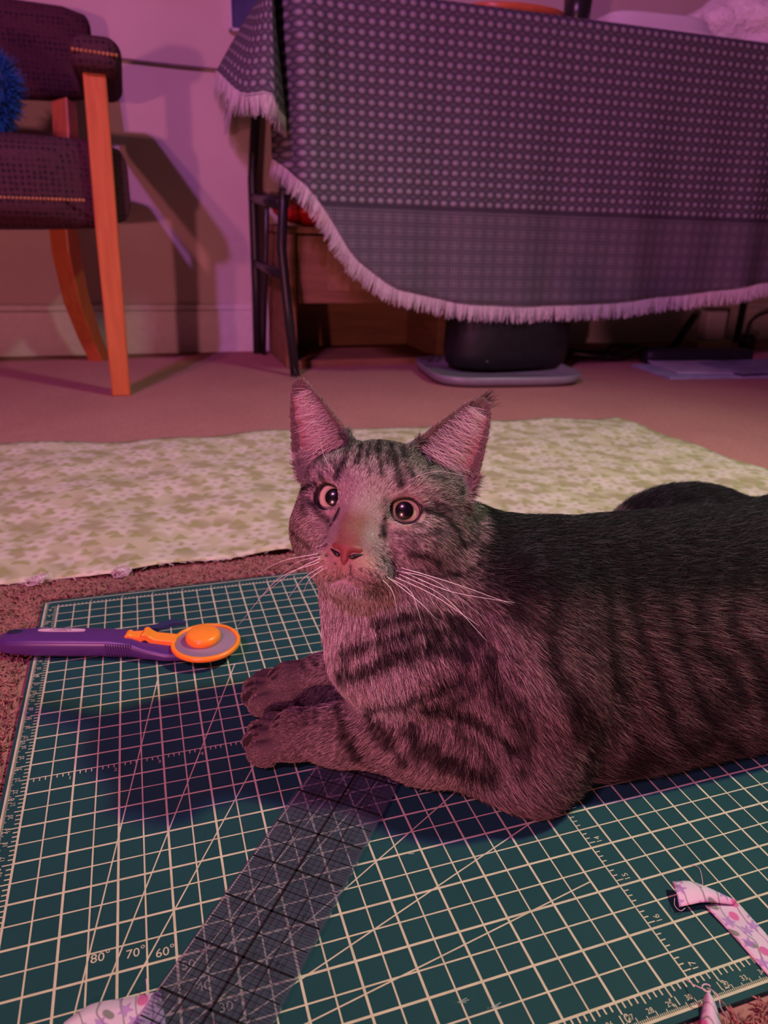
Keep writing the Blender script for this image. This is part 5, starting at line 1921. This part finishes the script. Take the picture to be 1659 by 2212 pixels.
# ------------------------------------------------------------------ eyes
k = NT('cat_eye')
sp = k.n('ShaderNodeSeparateXYZ')
co = k.coord()
k.l(co, sp.inputs[0])
ang = k.math('ARCCOSINE', k.math('MINIMUM', k.math('MAXIMUM', k.math('DIVIDE', sp.outputs[2], EYE_R), -1.0), 1.0))
a2 = k.math('ADD', k.math('DIVIDE', ang, 1.5), k.math('MULTIPLY', k.math('SUBTRACT', k.noise(co, 500, 2), 0.5), 0.015))
iris = k.ramp(a2, [(0.0, (0.004, 0.003, 0.006)), (0.318, (0.004, 0.003, 0.006)), (0.338, (0.30, 0.27, 0.15)), (0.45, (0.60, 0.53, 0.36)), (0.58, (0.64, 0.55, 0.42)), (0.66, (0.40, 0.28, 0.18)), (0.70, (0.03, 0.018, 0.02)), (0.76, (0.03, 0.018, 0.02)), (0.79, (0.62, 0.50, 0.52)), (1.0, (0.55, 0.42, 0.44))])
k.set(Base_Color=iris, Roughness=0.22, Specular_IOR_Level=0.4, Coat_Weight=1.0, Coat_Roughness=0.03)
M_EYE = k.m
M_LID = plain('dark_eyelid', (0.018, 0.012, 0.014), 0.35, 0.1)
GAZE = ((721, 1074), (873, 1103))
for e, (gx, gy) in zip(EYES, GAZE):
    r0 = ray(gx, gy)
    r0 = r0 / np.linalg.norm(r0)
    oc = CAM - e['c']
    bq = oc @ r0
    disc = bq * bq - (oc @ oc - EYE_R ** 2)
    hit = CAM + r0 * (-bq - math.sqrt(max(disc, 0)))
    gz = (hit - e['c']) / EYE_R
    bm = bmesh.new()
    bmesh.ops.create_uvsphere(bm, u_segments=48, v_segments=32, radius=EYE_R)
    me = bpy.data.meshes.new('eye')
    bm.to_mesh(me)
    bm.free()
    me.polygons.foreach_set('use_smooth', [True] * len(me.polygons))
    me.materials.append(M_EYE)
    o = bpy.data.objects.new('eye', me)
    COL.objects.link(o)
    o.parent = cat
    o.location = e['c']
    o.rotation_euler = Vector(gz).to_track_quat('Z', 'Y').to_euler()
    tag(o, 'pale amber eye with large black pupil')
    ring = []
    for j in range(40):
        a = 2 * math.pi * j / 40
        x, y = e['ow'] * 1.0 * math.cos(a), e['oh'] * 1.0 * math.sin(a)
        R_ = 0.0113
        ring.append(e['c'] + e['u'] * x + e['v'] * y + e['ax'] * math.sqrt(max(R_ ** 2 - x * x - y * y, 1e-9)))
    MB().tube(ring + [ring[0], ring[1]], 0.00125, 8, cap=False).build('eyelid', M_LID, cat, smooth=True)

# ------------------------------------------------------------------ nose leather
hn = 0.00038
FN = Field((np.arange(-0.012, 0.012, hn), np.arange(-0.012, 0.010, hn), np.arange(-0.010, 0.010, hn)))
FN.F[:] = 0.03
FN.ell((0, 0.0018, 0.0), (0.0064, 0.0030, 0.0046), k=0.002, mg=0.01)
for sx in (-1, 1):
    FN.ell((0.0048 * sx, 0.0014, -0.0016), (0.0034, 0.0023, 0.0040), k=0.002, mg=0.01)
FN.ell((0, -0.0022, -0.0002), (0.0030, 0.0052, 0.0042), k=0.002, mg=0.01)
for sx in (-1, 1):
    FN.cone((0.0038 * sx, -0.0014, 0.0060), (0.0056 * sx, -0.0018, -0.0005), 0.0017, 0.0018, k=0.0010, cut=True, mg=0.01)
    FN.cone((0.0056 * sx, -0.0016, 0.0030), (0.0085 * sx, -0.0006, 0.0), 0.0011, 0.0012, k=0.0008, cut=True, mg=0.01)
FN.cone((0, -0.0100, 0.0045), (0, -0.0030, 0.0050), 0.0007, 0.00035, k=0.0008, cut=True, mg=0.01)
NV, NQ = FN.mesh()
NV = taubin(NV, NQ, 2)
NW = NOSE + (NV * 1.10) @ HB
me = bpy.data.meshes.new('nose')
me.from_pydata([tuple(q) for q in NW], [], [tuple(int(i) for i in q) for q in NQ])
me.polygons.foreach_set('use_smooth', [True] * len(me.polygons))
me.update()
k = NT('nose_leather')
co = k.coord()
nz = k.noise(co, 1400, 3)
k.set(Base_Color=k.ramp(nz, [(0.3, (0.19, 0.048, 0.045)), (0.7, (0.24, 0.064, 0.058))]), Roughness=0.5, Specular_IOR_Level=0.35)
k.bump(nz, 0.2, 0.0004)
o = put('nose', me, k.m, cat)
tag(o, 'brick pink nose')
# dark comma-shaped nostrils
for sx in (-1, 1):
    path = [(0.0028 * sx, -0.0026, 0.0036), (0.0044 * sx, -0.0021, 0.0032), (0.0062 * sx, -0.0013, 0.0022), (0.0088 * sx, -0.0002, 0.0004)]
    MB().tube(catmull([NOSE + np.array(q) @ HB for q in path], 4), list(np.interp(np.linspace(0, 1, 13), [0, 0.35, 1], [0.0008, 0.0013, 0.0007])), 8).build('nostril', M_LID, cat, smooth=True)

# ------------------------------------------------------------------ whiskers
k = NT('whisker_white')
k.set(Base_Color=k.ramp(k.noise(k.coord(), 80), [(0.3, (0.72, 0.68, 0.70)), (0.7, (0.82, 0.78, 0.80))]), Roughness=0.35)
M_WH = k.m
WHISK = [([(866, 1226), (985, 1262), (1108, 1306)], (.383, .385), .26), ([(872, 1236), (975, 1278), (1112, 1302)], (.378, .372), .28), ([(862, 1240), (960, 1290), (1052, 1385)], (.376, .365), .28),
         ([(852, 1246), (935, 1285), (1035, 1352)], (.374, .360), .30), ([(845, 1250), (888, 1280), (912, 1348)], (.372, .360), .24), ([(826, 1252), (848, 1278), (858, 1325)], (.371, .363), .22),
         ([(856, 1232), (940, 1255), (1040, 1330)], (.378, .380), .22), ([(834, 1244), (905, 1300), (945, 1340)], (.373, .366), .24),
         ([(692, 1206), (628, 1238), (560, 1292)], (.381, .392), .24), ([(690, 1214), (600, 1252), (514, 1352)], (.380, .400), .24), ([(697, 1222), (655, 1250), (620, 1296)], (.378, .385), .22),
         ([(686, 1196), (610, 1212), (556, 1240)], (.383, .395), .20), ([(700, 1228), (668, 1252), (655, 1282)], (.377, .380), .20), ([(692, 1202), (640, 1216), (585, 1262)], (.382, .398), .18),
         ([(893, 1032), (945, 1018), (1012, 1030)], (.385, .385), .14), ([(722, 1022), (700, 985), (690, 940)], (.392, .395), .12)]
for pl_, (d0, d1), rr_ in WHISK:
    h = on_cat(*pl_[0])
    base = h if h is not None else dp(*pl_[0], d0)
    db = (RC @ (base - CAM))[2]
    pts = [base, dp(*pl_[1], db + (d1 - d0) * 0.5 - 0.004), dp(*pl_[2], db + (d1 - d0))]
    q = catmull(pts, 7)
    rad = [rr_ * 0.001 * (1 - 0.75 * i / (len(q) - 1)) for i in range(len(q))]
    MB().tube(q, rad, 6).build('whisker', M_WH, cat, smooth=True)
